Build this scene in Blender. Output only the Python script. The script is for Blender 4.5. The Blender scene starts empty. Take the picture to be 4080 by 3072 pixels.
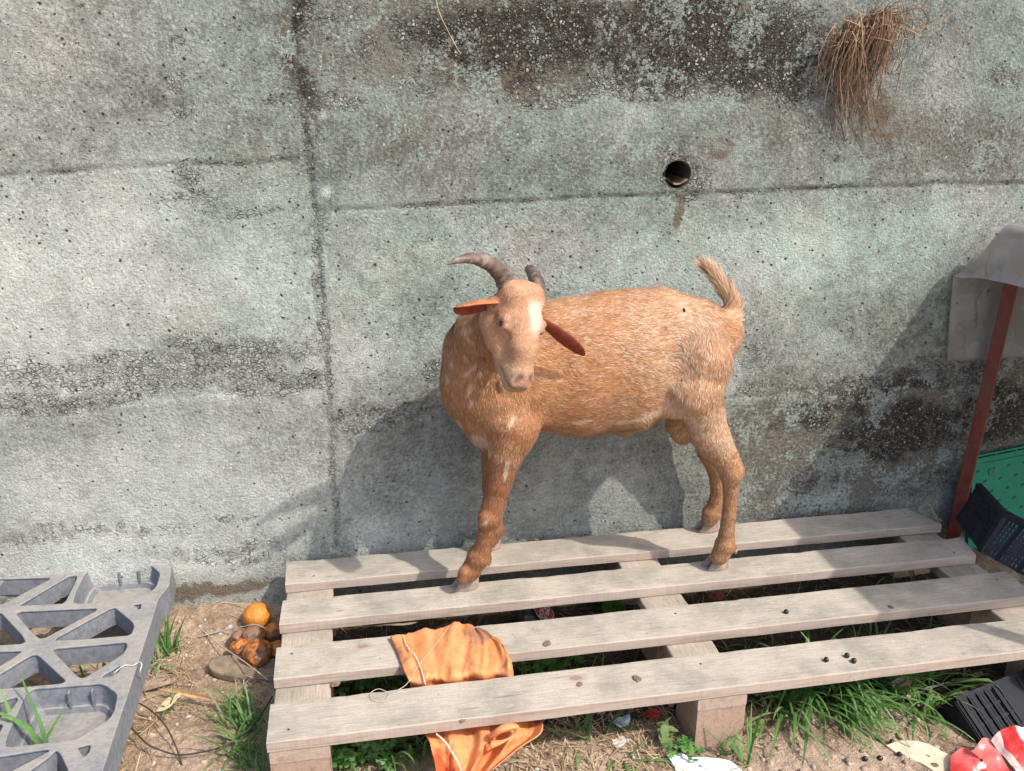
import bpy, bmesh, math, random
import numpy as np
from mathutils import Vector, Matrix
random.seed(7)
R = math.radians
S = bpy.context.scene
COL = S.collection

# ---------------------------------------------------------------- camera, light, exposure
cam_d = bpy.data.cameras.new('camera'); cam = bpy.data.objects.new('camera', cam_d); COL.objects.link(cam)
S.camera = cam
cam_d.sensor_fit = 'HORIZONTAL'; cam_d.sensor_width = 36.0; cam_d.lens = 36.0 * 3452.4653 / 4080
cam_d.clip_start = 0.02; cam_d.clip_end = 300
yaw, pitch, roll = 0.1831, 0.3314, 0.0050
fw = Vector((math.sin(yaw) * math.cos(pitch), math.cos(yaw) * math.cos(pitch), -math.sin(pitch)))
r0 = Vector((math.cos(yaw), -math.sin(yaw), 0)); u0 = r0.cross(fw)
rr = math.cos(roll) * r0 + math.sin(roll) * u0; uu = -math.sin(roll) * r0 + math.cos(roll) * u0
cam.matrix_world = Matrix(((rr.x, uu.x, -fw.x, 0.1679), (rr.y, uu.y, -fw.y, -1.6360), (rr.z, uu.z, -fw.z, 0.9321), (0, 0, 0, 1)))

SUNV = Vector((-1.02, 1.0, -1.66)).normalized()
w = bpy.data.worlds.new('World'); S.world = w; w.use_nodes = True
nt = w.node_tree; nt.nodes.clear()
sky = nt.nodes.new('ShaderNodeTexSky'); sky.sky_type = 'NISHITA'; sky.sun_disc = False
sky.sun_elevation = R(50.4); sky.sun_rotation = R(133.6); sky.dust_density = 3.0; sky.air_density = 1.0
bgn = nt.nodes.new('ShaderNodeBackground'); bgn.inputs[1].default_value = 0.15
wo = nt.nodes.new('ShaderNodeOutputWorld')
nt.links.new(sky.outputs[0], bgn.inputs[0]); nt.links.new(bgn.outputs[0], wo.inputs[0])
sd = bpy.data.lights.new('sun', 'SUN'); sd.energy = 2.25; sd.angle = R(.8); sd.color = (1.0, 0.93, 0.84)
sun = bpy.data.objects.new('sun', sd); COL.objects.link(sun)
sun.rotation_euler = SUNV.to_track_quat('-Z', 'Y').to_euler()
S.view_settings.view_transform = 'Standard'; S.view_settings.look = 'None'
S.view_settings.exposure = .96; S.view_settings.gamma = 1.0; S.view_settings.use_curve_mapping = False

GZ = -0.13      # ground level, deck top of the wooden pallet is z = 0
WY = 0.035      # wall face

# ---------------------------------------------------------------- noise in numpy
_rng = np.random.RandomState(3)
_T2 = _rng.rand(256, 256); _T3 = _rng.rand(64, 64, 64)
def vn2(x, y, s=0):
    x = np.asarray(x, float) + 17.3 * s; y = np.asarray(y, float) + 9.1 * s
    xi = np.floor(x).astype(int); yi = np.floor(y).astype(int); fx = x - xi; fy = y - yi
    fx = fx * fx * (3 - 2 * fx); fy = fy * fy * (3 - 2 * fy)
    g = lambda a, b: _T2[a & 255, b & 255]
    return (g(xi, yi) * (1 - fx) + g(xi + 1, yi) * fx) * (1 - fy) + (g(xi, yi + 1) * (1 - fx) + g(xi + 1, yi + 1) * fx) * fy
def fbm2(x, y, o=4, s=0):
    t = 0; a = 1; n = 0
    for k in range(o):
        t = t + a * vn2(x * 2 ** k, y * 2 ** k, s + k * 3); n += a; a *= .5
    return t / n
def vn3(p, s=0):
    p = p + 11.7 * s; i = np.floor(p).astype(int); f = p - i; f = f * f * (3 - 2 * f); r = 0
    for a in (0, 1):
        for b in (0, 1):
            for c in (0, 1):
                wgt = (f[:, 0] if a else 1 - f[:, 0]) * (f[:, 1] if b else 1 - f[:, 1]) * (f[:, 2] if c else 1 - f[:, 2])
                r = r + wgt * _T3[(i[:, 0] + a) & 63, (i[:, 1] + b) & 63, (i[:, 2] + c) & 63]
    return r
def fbm3(p, o=3, s=0):
    t = 0; a = 1; n = 0
    for k in range(o):
        t = t + a * vn3(p * 2 ** k, s + k); n += a; a *= .5
    return t / n
def sst(x, a, b):
    t = np.clip((x - a) / (b - a), 0, 1); return t * t * (3 - 2 * t)

# ---------------------------------------------------------------- object helpers
def tag(o, label=None, cat=None, group=None, kind=None):
    if label: o['label'] = label
    if cat: o['category'] = cat
    if group: o['group'] = group
    if kind: o['kind'] = kind
    return o
def mobj(name, me, mat=None, parent=None, smooth=True):
    o = bpy.data.objects.new(name, me); COL.objects.link(o)
    if mat is not None:
        for m in (mat if isinstance(mat, (list, tuple)) else [mat]): me.materials.append(m)
    if smooth and len(me.polygons): me.polygons.foreach_set('use_smooth', [True] * len(me.polygons))
    if parent is not None: o.parent = parent; o.matrix_parent_inverse = Matrix.Translation(-Vector(parent.location)) if parent.rotation_euler[:] == (0, 0, 0) else parent.matrix_basis.inverted()
    return o
def mesh(name, V, Fc):
    me = bpy.data.meshes.new(name); me.from_pydata([tuple(map(float, v)) for v in V], [], [tuple(map(int, f)) for f in Fc]); me.update(); return me
def empty(name, loc):
    o = bpy.data.objects.new(name, None); COL.objects.link(o); o.location = loc; o.empty_display_size = .05; return o
def vcol(me, name, arr, dom='POINT'):
    a = me.attributes.new(name, 'FLOAT_COLOR', dom)
    arr = np.asarray(arr, float)
    if arr.shape[1] == 3: arr = np.c_[arr, np.ones(len(arr))]
    a.data.foreach_set('color', arr.ravel())
def bm_mesh(name, bm):
    me = bpy.data.meshes.new(name); bm.normal_update(); bm.to_mesh(me); bm.free(); return me
def box_into(bm, c, s, M=None):
    m = Matrix.Translation(c) @ Matrix.Diagonal((*s, 1))
    if M is not None: m = M @ m
    return bmesh.ops.create_cube(bm, size=1, matrix=m)['verts']
def tube_arrays(pts, rad, n=8, cap=True, V=None, Fc=None, flat=1.0):
    V = [] if V is None else V; Fc = [] if Fc is None else Fc
    pts = [Vector(p) for p in pts]
    up = None; base0 = len(V)
    for i, p in enumerate(pts):
        t = (pts[min(i + 1, len(pts) - 1)] - pts[max(i - 1, 0)]).normalized()
        if up is None: up = t.orthogonal().normalized()
        else: up = (up - t * up.dot(t)).normalized()
        s_ = t.cross(up); r = rad[i] if hasattr(rad, '__len__') else rad
        for k in range(n):
            a = 2 * math.pi * k / n; V.append(p + up * (math.cos(a) * r) + s_ * (math.sin(a) * r * flat))
        if i:
            b = base0 + i * n; a0 = b - n
            for k in range(n): Fc.append((a0 + k, a0 + (k + 1) % n, b + (k + 1) % n, b + k))
    if cap:
        Fc.append(tuple(range(base0 + n - 1, base0 - 1, -1))); b = base0 + (len(pts) - 1) * n; Fc.append(tuple(range(b, b + n)))
    return V, Fc
def spline(pts, n):
    P = np.array(pts, float); m = len(P); out = []
    for i in np.linspace(0, m - 1, n):
        k = min(int(i), m - 2); t = i - k
        p0 = P[max(k - 1, 0)]; p1 = P[k]; p2 = P[k + 1]; p3 = P[min(k + 2, m - 1)]
        out.append(.5 * ((2 * p1) + (-p0 + p2) * t + (2 * p0 - 5 * p1 + 4 * p2 - p3) * t * t + (-p0 + 3 * p1 - 3 * p2 + p3) * t ** 3))
    return np.array(out)

# ---------------------------------------------------------------- material helpers
class NM:
    def __init__(s, name, rough=.8, spec=.3):
        s.m = bpy.data.materials.new(name); s.m.use_nodes = True; s.t = s.m.node_tree
        s.b = s.t.nodes['Principled BSDF']; s.b.inputs['Roughness'].default_value = rough
        s.b.inputs['Specular IOR Level'].default_value = spec
    def n(s, typ, **kw):
        nd = s.t.nodes.new('ShaderNode' + typ)
        for k, v in kw.items(): setattr(nd, k, v)
        return nd
    def set(s, inp, v):
        if isinstance(v, bpy.types.NodeSocket): s.t.links.new(v, inp)
        elif isinstance(v, (tuple, list)) and len(v) == 3 and inp.type == 'RGBA': inp.default_value = (*v, 1)
        else: inp.default_value = v
    def obj(s): return s.n('TexCoord').outputs['Object']
    def attr(s, name):
        a = s.n('Attribute'); a.attribute_name = name; return a
    def sep(s, c):
        q = s.n('SeparateColor'); s.set(q.inputs[0], c); return q.outputs
    def map(s, vec, scale=(1, 1, 1), loc=(0, 0, 0)):
        q = s.n('Mapping'); s.set(q.inputs[0], vec); q.inputs['Scale'].default_value = scale; q.inputs['Location'].default_value = loc; return q.outputs[0]
    def noise(s, vec, sc, det=3, rough=.55, dist=0):
        q = s.n('TexNoise'); s.set(q.inputs['Vector'], vec); q.inputs['Scale'].default_value = sc; q.inputs['Detail'].default_value = det
        q.inputs['Roughness'].default_value = rough; q.inputs['Distortion'].default_value = dist; return q.outputs[0]
    def vor(s, vec, sc, feat='F1', rnd=1):
        q = s.n('TexVoronoi'); q.feature = feat; s.set(q.inputs['Vector'], vec); q.inputs['Scale'].default_value = sc; q.inputs['Randomness'].default_value = rnd; return q.outputs
    def math(s, op, a, b=0, clamp=False):
        q = s.n('Math'); q.operation = op; q.use_clamp = clamp; s.set(q.inputs[0], a); s.set(q.inputs[1], b); return q.outputs[0]
    def ramp(s, v, a, b, lo=0, hi=1):
        q = s.n('MapRange'); q.interpolation_type = 'SMOOTHSTEP'; s.set(q.inputs[0], v); s.set(q.inputs[1], a); s.set(q.inputs[2], b); s.set(q.inputs[3], lo); s.set(q.inputs[4], hi); return q.outputs[0]
    def mix(s, f, a, b, mode='MIX'):
        q = s.n('Mix'); q.data_type = 'RGBA'; q.blend_type = mode; s.set(q.inputs[0], f); s.set(q.inputs[6], a); s.set(q.inputs[7], b); return q.outputs[2]
    def mulc(s, c, v):
        q = s.n('VectorMath'); q.operation = 'SCALE'; s.set(q.inputs[0], c); s.set(q.inputs['Scale'], v); return q.outputs[0]
    def bump(s, h, d=.002, st=1.0, nrm=None):
        q = s.n('Bump'); q.inputs['Strength'].default_value = st; q.inputs['Distance'].default_value = d; s.set(q.inputs['Height'], h)
        if nrm is not None: s.set(q.inputs['Normal'], nrm)
        return q.outputs[0]
    def base(s, c): s.set(s.b.inputs['Base Color'], c)
    def nrm(s, c): s.set(s.b.inputs['Normal'], c)
    def rgh(s, c): s.set(s.b.inputs['Roughness'], c)

def simple(name, col, rough=.7, var=.25, sc=60, bump=.0006, spec=.3, dirt=None, dirt_amt=.5, metallic=0):
    N = NM(name, rough, spec); o = N.obj(); n = N.noise(o, sc, 5, .65); n2 = N.noise(o, sc * .22, 3)
    f = N.ramp(n, .3, .7, 1 - var, 1 + var); c = N.mulc(col, f)
    if dirt is not None: c = N.mix(N.math('MULTIPLY', N.ramp(N.math('ADD', N.math('MULTIPLY', n2, .7), N.math('MULTIPLY', n, .3)), .42, .62), dirt_amt), c, dirt)
    N.base(c); N.nrm(N.bump(n, bump)); N.b.inputs['Metallic'].default_value = metallic
    return N.m

# ================================================================ THE SETTING
def grid_coords(lo, hi, step, olo, ohi):
    a = np.arange(lo, hi + 1e-9, step); L = []; x = lo; s = step
    while x > olo: s *= 1.35; x -= s; L.append(max(x, olo))
    U = []; x = hi; s = step
    while x < ohi: s *= 1.35; x += s; U.append(min(x, ohi))
    return np.array(L[::-1] + list(a) + U)

# ---- ground
def ground_h(x, y):
    h = (fbm2(x * 3, y * 3, 3, 5) - .5) * .022 + (fbm2(x * 22, y * 22, 3, 8) - .5) * .008 + np.maximum(fbm2(x * 60, y * 60, 2, 11) - .55, 0) * .016
    h = h + .035 * sst(y, -.12, .03) * sst(x, .1, -.25)      # soil banked against the wall foot
    return GZ + h
gx = grid_coords(-.75, 1.75, .006, -60, 60); gy = grid_coords(-1.05, .06, .006, -60, .5)
X, Y = np.meshgrid(gx, gy)
V = np.c_[X.ravel(), Y.ravel(), ground_h(X, Y).ravel()]
nx, ny = len(gx), len(gy); idx = np.arange(nx * ny).reshape(ny, nx)
Fq = np.c_[idx[:-1, :-1].ravel(), idx[:-1, 1:].ravel(), idx[1:, 1:].ravel(), idx[1:, :-1].ravel()]
def fast_mesh(name, V, Fq):
    k = Fq.shape[1]
    me = bpy.data.meshes.new(name); me.vertices.add(len(V)); me.vertices.foreach_set('co', V.astype(np.float32).ravel())
    me.loops.add(len(Fq) * k); me.loops.foreach_set('vertex_index', Fq.astype(np.int32).ravel())
    me.polygons.add(len(Fq)); me.polygons.foreach_set('loop_start', (np.arange(len(Fq)) * k).astype(np.int32))
    me.update(calc_edges=True); me.validate(); return me
N = NM('soil', .95, .15); o = N.obj()
n1 = N.noise(o, 9, 4); n2 = N.noise(o, 70, 5, .7); n3 = N.noise(o, 260, 3, .6); v = N.vor(o, 150)
c = N.mix(N.ramp(n1, .35, .65), (.27, .19, .13), (.40, .30, .22)); c = N.mulc(c, N.ramp(n2, .25, .75, .6, 1.25)); c = N.mulc(c, N.ramp(n3, .3, .7, .8, 1.15))
c = N.mix(N.ramp(v[0], .25, .1, 0, .45), c, (.50, .42, .34)); dk = N.attr('pallet_shade').outputs['Fac']; c = N.mix(N.ramp(N.math('ADD', dk, N.math('MULTIPLY', N.math('SUBTRACT', n2, .5), .5)), .35, .65), c, N.mulc(c, .17)); N.base(c)
N.nrm(N.bump(N.math('ADD', n2, N.math('MULTIPLY', n3, .5)), .006))
me = fast_mesh('ground', V, Fq); at_ = me.attributes.new('pallet_shade', 'FLOAT', 'POINT'); at_.data.foreach_set('value', (sst(V[:, 0], -.03, .05) * (1 - sst(V[:, 0], 1.40, 1.5)) * sst(V[:, 1], -.50, -.40)).astype(np.float32))  # shade beneath the wooden pallet, painted into the soil colour
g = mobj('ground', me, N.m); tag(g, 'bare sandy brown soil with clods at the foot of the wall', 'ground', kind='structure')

# ---- wall: coordinates in (X, Z)
wx = grid_coords(-.72, 1.82, .005, -14, 16); wz = grid_coords(-.15, 1.2, .005, -.6, 2.1)
X, Z = np.meshgrid(wx, wz); X = X.ravel(); Z = Z.ravel()
wob = (fbm2(X * 9, Z * 9, 3, 21) - .5) * .05; wob2 = (fbm2(X * 9, Z * 9, 3, 31) - .5) * .05
hi = fbm2(X * 45, Z * 45, 3, 41)
def blob(cx, cz, rx, rz, soft=.5, warp=1.0):
    d = np.sqrt(((X + wob * warp - cx) / rx) ** 2 + ((Z + wob2 * warp - cz) / rz) ** 2); return 1 - sst(d, 1 - soft, 1 + soft)
def seg(p, q, wd, warp=.12):
    px, pz = p; qx, qz = q; t = np.clip(((X - px) * (qx - px) + (Z - pz) * (qz - pz)) / ((qx - px) ** 2 + (qz - pz) ** 2), 0, 1)
    d = np.hypot(X + wob * warp - px - t * (qx - px), Z + wob2 * warp - pz - t * (qz - pz)); return np.exp(-(d / wd) ** 2)
def polyl(pts, wd, warp=.12):
    r = 0
    for a, b in zip(pts[:-1], pts[1:]): r = np.maximum(r, seg(a, b, wd, warp))
    return r
PXM = 1 / 1075.
def B(x, y, rx, ry, a=1, soft=.5, warp=1.0):
    return a * blob(x, y, rx * PXM, ry * PXM, soft, warp)
# masks
agg = 0.0 * X; dark = 0.0 * X; brown = 0.0 * X; light = 0.0 * X
for (cx, cz), rx, ry, a in (
    ((0.3674,1.0249), 110, 60, .85), ((0.512,1.0113), 170, 75, 1.0), ((0.6694,1.0373), 120, 50, .75), ((0.8036,1.0554), 130, 55, .8), ((0.8829,0.9914), 180, 80, .95), ((0.9951,1.0093), 110, 110, .95),
    ((0.6908,0.9649), 90, 60, .9), ((0.8499,0.9368), 230, 30, .8), ((0.7205,0.9195), 200, 20, .7), ((0.4866,0.9472), 40, 45, .9), ((0.3154,0.9461), 90, 30, .45), ((1.0226,0.9377), 90, 40, .8), ((1.0777,0.968), 60, 70, .6),
    ((0.1094,1.0509), 22, 60, .8), ((0.0978,0.9447), 26, 60, .9), ((0.0514,0.9134), 60, 22, .6), ((0.1562,0.9098), 60, 25, .6), ((0.0887,0.983), 40, 30, .5), ((0.2178,0.9921), 60, 40, .4), ((0.1409,1.0515), 90, 40, .45),
    ((0.0979,0.8899), 22, 20, .9), ((0.1069,0.657), 12, 60, .9), ((0.1071,0.5682), 12, 50, .9), ((0.105,0.495), 14, 40, .8),
    ((-0.1143,1.0031), 18, 16, .6), ((-0.1203,0.9509), 20, 16, .8), ((-0.1198,0.9091), 20, 14, 1), ((-0.1211,0.775), 22, 22, 1), ((-0.1343,0.763), 30, 22, .6),
    ((-0.1097,0.7339), 60, 20, .6), ((-0.0153,0.7028), 60, 14, .6), ((-0.1895,0.7312), 70, 14, .35), ((-0.0712,0.7165), 90, 16, .4),
    ((0.3128,0.5237), 26, 30, .7), ((0.3232,0.3787), 22, 26, .9), ((0.3073,0.4862), 24, 20, .5),
    ((-0.4015,0.3632), 160, 22, 1), ((-0.2463,0.4101), 170, 50, .95), ((-0.0566,0.4373), 130, 45, .95), ((0.0081,0.3769), 110, 25, .9), ((-0.4422,0.4117), 110, 40, .6), ((-0.1386,0.4692), 120, 25, .6), ((0.0837,0.4397), 40, 25, .6),
    ((0.1845,0.2971), 80, 22, 1), ((0.2597,0.3024), 70, 20, .9), ((0.1329,0.2853), 40, 18, .8), ((1.0223,0.3826), 60, 40, .55), ((1.0083,0.309), 40, 20, .8),
    ((1.3217,0.3018), 200, 30, .9), ((1.5258,0.3349), 120, 40, .8), ((1.2178,0.2301), 180, 60, .7), ((1.3991,0.1839), 200, 80, .85), ((1.637,0.203), 120, 90, .85), ((1.1811,0.0717), 120, 40, .5), ((1.4829,0.0473), 150, 50, .5),
    ((0.8032,0.7988), 45, 30, .8), ((0.8442,0.7671), 26, 40, .8), ((0.7771,0.759), 20, 40, .7), ((0.8128,0.7314), 40, 18, .7), ((1.1349,0.8003), 16, 10, .9),
    ((-0.1601,0.0219), 200, 30, .5), ((-0.3756,0.0851), 260, 25, .45), ((-0.0609,-0.0099), 80, 20, .5), ((-0.1083,0.0815), 60, 12, .5), ((1.5097,0.9625), 60, 30, .6), ((1.211,0.8088), 60, 30, .3), ((0.5399,0.9107), 90, 14, .8),
    ((1.4556,0.8069), 140, 60, .35), ((0.4224,0.24), 100, 10, .4)):
    agg = np.maximum(agg, B(cx, cz, rx, ry, a, .55))
vj = [(0.0893,1.1161), (0.092,1.0283), (0.0914,0.8899), (0.0965,0.7764), (0.103,0.6745), (0.1071,0.5682), (0.1053,0.4576), (0.1048,0.3222), (0.1027,0.1375), (0.0967,0.0077)]
hl = [(-0.6433,0.7763), (-0.4256,0.7844), (-0.2357,0.7948), (0.0755,0.8054)]
hr = [(0.1319,0.7152), (0.3356,0.7191), (0.655,0.7295), (1.0457,0.7388), (1.6471,0.7445), (2.4236,0.7559)]
hb = [(-0.7376,0.3386), (-0.5013,0.3462), (-0.2957,0.352), (-0.0981,0.3657), (0.0429,0.3671)]
hb2 = [(0.1095,0.2798), (0.278,0.2829), (0.8813,0.2865), (1.38,0.2984), (1.7987,0.309)]
hj = np.maximum(polyl(hl, .004), polyl(hr, .0035)); hj2 = np.maximum(polyl(hb, .003) * .8, polyl(hb2, .003) * .6)
vjm = polyl(vj, .0034)
agg = np.maximum(agg, .85 * polyl(vj, .009, .3)); agg = np.maximum(agg, .75 * np.maximum(polyl(hl, .007, .4), polyl(hr, .006, .4)) * sst(fbm2(X * 14, Z * 14, 2, 77), .35, .55))
for (cx, cz), rx, ry, a in (
    ((0.5119,1.0192), 220, 80, .8), ((0.825,1.0154), 260, 90, .75), ((0.3845,1.0482), 200, 60, .5), ((0.9709,0.9671), 160, 60, .6), ((0.0977,0.9983), 30, 170, .55), ((0.21,0.9997), 160, 90, .36), ((0.3383,0.8407), 240, 100, .35),
    ((0.6516,0.8132), 420, 70, .30), ((1.0788,0.8813), 260, 80, .35), ((1.45,0.835), 200, 90, .4), ((1.4703,0.9976), 120, 100, .3), ((-0.0979,0.9811), 120, 130, .22), ((-0.0489,0.8585), 230, 80, .20), ((0.2724,0.6705), 120, 60, .15),
    ((1.3396,0.188), 340, 130, .75), ((1.637,0.203), 160, 160, .6), ((1.1841,0.0478), 300, 70, .5), ((0.8926,0.1404), 400, 130, .20), ((0.2751,0.1874), 300, 120, .24), ((-0.3028,0.2998), 320, 45, .14), ((-0.2708,0.219), 280, 40, .12), ((-0.5106,0.0978), 120, 60, .2),
    ((0.4243,0.6125), 200, 70, .1), ((-0.2898,0.6838), 60, 200, .08), ((1.3676,0.4401), 250, 90, .25)):
    dark = np.maximum(dark, B(cx, cz, rx * 1.18, ry * 1.22, min(1, a * 1.12), .8, 1.6))
for (cx, cz), rx, ry, a in (
    ((0.4866,0.9431), 42, 40, .9), ((0.3923,1.0019), 120, 25, .5), ((0.5904,1.0202), 60, 22, .7), ((0.2346,1.0038), 50, 45, .55), ((0.2575,0.9615), 40, 30, .5), ((0.6805,0.9893), 80, 60, .4), ((0.9231,0.9668), 120, 50, .3), ((0.888,0.8246), 50, 25, .6), ((0.8425,0.7895), 30, 30, .5),
    ((1.222,0.8723), 60, 55, .7), ((1.2379,0.8361), 80, 40, .6), ((0.3987,0.7982), 70, 50, .35), ((1.3782,1.0397), 50, 40, .4), ((1.4151,0.1596), 180, 30, .7), ((1.1918,0.2541), 100, 30, .4), ((-0.1698,-0.0708), 180, 26, .8), ((-0.4403,-0.0576), 300, 22, .5), ((1.2239,0.579), 60, 20, .25),
    ((0.817,0.6993), 12, 45, .8), ((0.273,0.6881), 60, 10, .4), ((-0.0355,0.2816), 60, 20, .25), ((1.3791,0.9261), 60, 40, .3), ((0.8864,0.7302), 300, 6, .2)):
    brown = np.maximum(brown, B(cx, cz, rx, ry, a, .7, 1.0))
for (cx, cz), rx, ry, a in (
    ((-0.3826,0.5856), 260, 220, .75), ((-0.2537,0.1466), 420, 150, .7), ((0.0179,0.4988), 200, 200, .35), ((-0.182,0.5959), 260, 160, .45), ((-0.1395,0.2189), 260, 100, .45), ((-0.3294,0.0386), 330, 90, .75), ((-0.1103,0.0603), 200, 60, .6), ((0.1719,0.0338), 60, 50, .55), ((-0.3744,0.9564), 120, 150, .35), ((-0.1677,1.0243), 120, 60, .2),
    ((0.1194,0.8836), 9, 10, 1.2), ((0.126,0.7424), 8, 9, 1.0), ((0.492,1.033), 7, 8, 1.2), ((-0.1642,0.4289), 9, 9, 1.2), ((-0.3265,0.3699), 8, 8, 1.), ((-0.2396,0.2613), 40, 14, .5), ((-0.2951,0.4766), 90, 60, .3), ((-0.3621,0.4619), 120, 60, .3),
    ((0.7609,0.5451), 300, 80, .3), ((0.2884,0.6165), 180, 80, .3), ((1.1129,0.6119), 240, 80, .3), ((1.3224,0.2234), 22, 60, .8), ((1.2219,0.0267), 120, 24, .6), ((1.3485,0.278), 60, 20, .5), ((0.7018,0.0878), 60, 60, .3), ((1.0104,0.0622), 50, 60, .3), ((-0.0364,0.2717), 50, 30, .3)):
    light = np.maximum(light, B(cx, cz, rx, ry, a, .8, .6))
dark = np.maximum(dark, (.24 + .10 * (fbm2(X * 3, Z * 6, 2, 97) - .5)) * sst(Z + wob * 2, .62, .92))
teal = np.clip(.15 + .8 * sst(Z + wob * 2, .25, .6) * sst(X + wob2 * 2, -.5, .3), 0, 1) * sst(fbm2(X * 5, Z * 5, 3, 91), .25, .6)
# crack at the far left
crack = polyl([(-0.4552,0.6134), (-0.4471,0.5708), (-0.4451,0.5276), (-0.451,0.5017), (-0.4506,0.4573)], .0012, .25)
pits = np.clip(fbm2(X * 3, Z * 3, 2, 55) * 1.3 - .3, 0, 1)
# real relief: joints, lips between lifts, coarse honeycomb
hjr = polyl(hr, .005); up_r = sst(Z - np.interp(X, [p[0] for p in hr], [p[1] for p in hr]), -.002, .002) * (X > .105)
lowband = np.interp(X, [p[0] for p in hb] + [p[0] for p in hb2], [p[1] for p in hb] + [p[1] for p in hb2])
low = sst(lowband - Z, -.002, .003)
rel = (-.0022 * hj - .002 * hj2 - .0026 * vjm) * (.3 + 1.4 * hi) - .003 * crack + .0018 * up_r + .0022 * low + (fbm2(X * 4, Z * 4, 3, 61) - .5) * .006
rel = rel + agg * ((fbm2(X * 60, Z * 60, 3, 71) - .5) * .008 - .0015)
rel = rel + (fbm2(X * 30, Z * 30, 3, 72) - .5) * .0014
# the drain hole
HX, HZ, HR = 0.8085, 0.771, 0.0285
d = np.hypot(X - HX, Z - HZ); snap = np.abs(d - HR) < .0026
Xs = np.where(snap, HX + (X - HX) * HR / np.maximum(d, 1e-6), X); Zs = np.where(snap, HZ + (Z - HZ) * HR / np.maximum(d, 1e-6), Z)
rel = rel - .004 * np.exp(-((d - HR) / .006) ** 2) * (fbm2(X * 50, Z * 50, 2, 73) > .45)
nx, nz = len(wx), len(wz); idx = np.arange(nx * nz).reshape(nz, nx)
Fq = np.c_[idx[:-1, :-1].ravel(), idx[:-1, 1:].ravel(), idx[1:, 1:].ravel(), idx[1:, :-1].ravel()]
cxf = Xs[Fq].mean(1); czf = Zs[Fq].mean(1); Fq = Fq[np.hypot(cxf - HX, czf - HZ) > HR - .0012]
Vw = np.c_[Xs, WY - rel, Zs]
# back and top of the wall so that it has its real thickness
nb = len(Vw); T = .35
bx = [(-14, WY + T, -.6), (16, WY + T, -.6), (16, WY + T, 2.1), (-14, WY + T, 2.1)]
Vw = np.r_[Vw, np.array(bx)]
top_l, top_r, bot_l, bot_r = idx[-1, 0], idx[-1, -1], idx[0, 0], idx[0, -1]
me = fast_mesh('concrete_wall', Vw, np.r_[Fq, np.array([[nb, nb + 3, nb + 2, nb + 1], [top_l, top_r, nb + 2, nb + 3], [bot_l, top_l, nb + 3, nb], [bot_r, nb + 1, nb + 2, top_r]])])
pad = lambda a: np.r_[a, np.zeros(4)]
vcol(me, 'ma', np.c_[pad(agg), pad(dark), pad(brown)]); vcol(me, 'mb', np.c_[pad(light), pad(teal), pad(np.clip(crack + (.5 * hj + .25 * hj2 + .42 * vjm) * (.35 + 1.0 * sst(fbm2(X * 25, Z * 25, 3, 88), .35, .65)), 0, 1))]); 
N = NM('old_concrete', .93, .12); o = N.obj()
A = N.sep(N.attr('ma').outputs[0]); Bc = N.sep(N.attr('mb').outputs[0])
nA = N.noise(o, 6, 4, .6); nB = N.noise(o, 38, 4, .62); nC = N.noise(o, 150, 3, .65); nD = N.noise(o, 420, 2, .6); nE = N.noise(o, 75, 4, .74)
lvl = N.math('ADD', N.math('MULTIPLY', nA, .55), N.math('MULTIPLY', nB, .45))
lvl = N.math('ADD', lvl, N.math('MULTIPLY', Bc[0], .34)); lvl = N.math('SUBTRACT', lvl, N.math('MULTIPLY', A[1], .42))
lvl = N.math('ADD', lvl, N.math('MULTIPLY', N.math('SUBTRACT', nC, .5), .62))
ramp = N.n('ValToRGB'); N.set(ramp.inputs[0], lvl); cr = ramp.color_ramp
cr.elements[0].position = .05; cr.elements[0].color = (.060, .058, .052, 1); cr.elements[1].position = .95; cr.elements[1].color = (.70, .69, .66, 1)
for p_, c_ in ((.28, (.185, .182, .168, 1)), (.48, (.345, .348, .330, 1)), (.68, (.51, .51, .49, 1))):
    e = cr.elements.new(p_); e.color = c_
col = ramp.outputs[0]
tealm = N.math('MULTIPLY', Bc[1], N.ramp(nE, .35, .65, .25, 1)); col = N.mix(N.math('MULTIPLY', tealm, .75), col, N.mix(1, col, (.80, 1.06, .95), 'MULTIPLY'))
pinkm = N.ramp(N.noise(o, 4.3, 3), .52, .68, 0, .5); col = N.mix(pinkm, col, N.mix(1, col, (1.08, .98, .93), 'MULTIPLY'))
# flaking laitance: crisp pale islands over a darker brown ground in the stained zones
lich = N.ramp(N.math('ADD', N.math('ADD', N.noise(o, 15, 6, .72), N.math('MULTIPLY', N.math('SUBTRACT', nE, .5), .55)), N.math('SUBTRACT', N.math('MULTIPLY', Bc[0], .10), N.math('MULTIPLY', N.ramp(A[1], .4, .9), .045))), .50, .545)
grd = N.mix(N.ramp(nC, .3, .7), (.115, .10, .086), (.25, .225, .195)); pale = N.mix(N.ramp(nC, .35, .65), (.26, .30, .275), (.46, .50, .47))
col = N.mix(N.math('MULTIPLY', N.ramp(A[1], .16, .62), .85), col, N.mix(lich, grd, N.mix(.35, pale, col)))
# brown stains with crisp grain
bm_ = N.ramp(N.math('ADD', A[2], N.math('MULTIPLY', N.math('SUBTRACT', nE, .5), 1.5)), .42, .72); col = N.mix(N.math('MULTIPLY', bm_, .8), col, N.mix(nC, (.085, .055, .036), (.21, .135, .088)))
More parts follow.
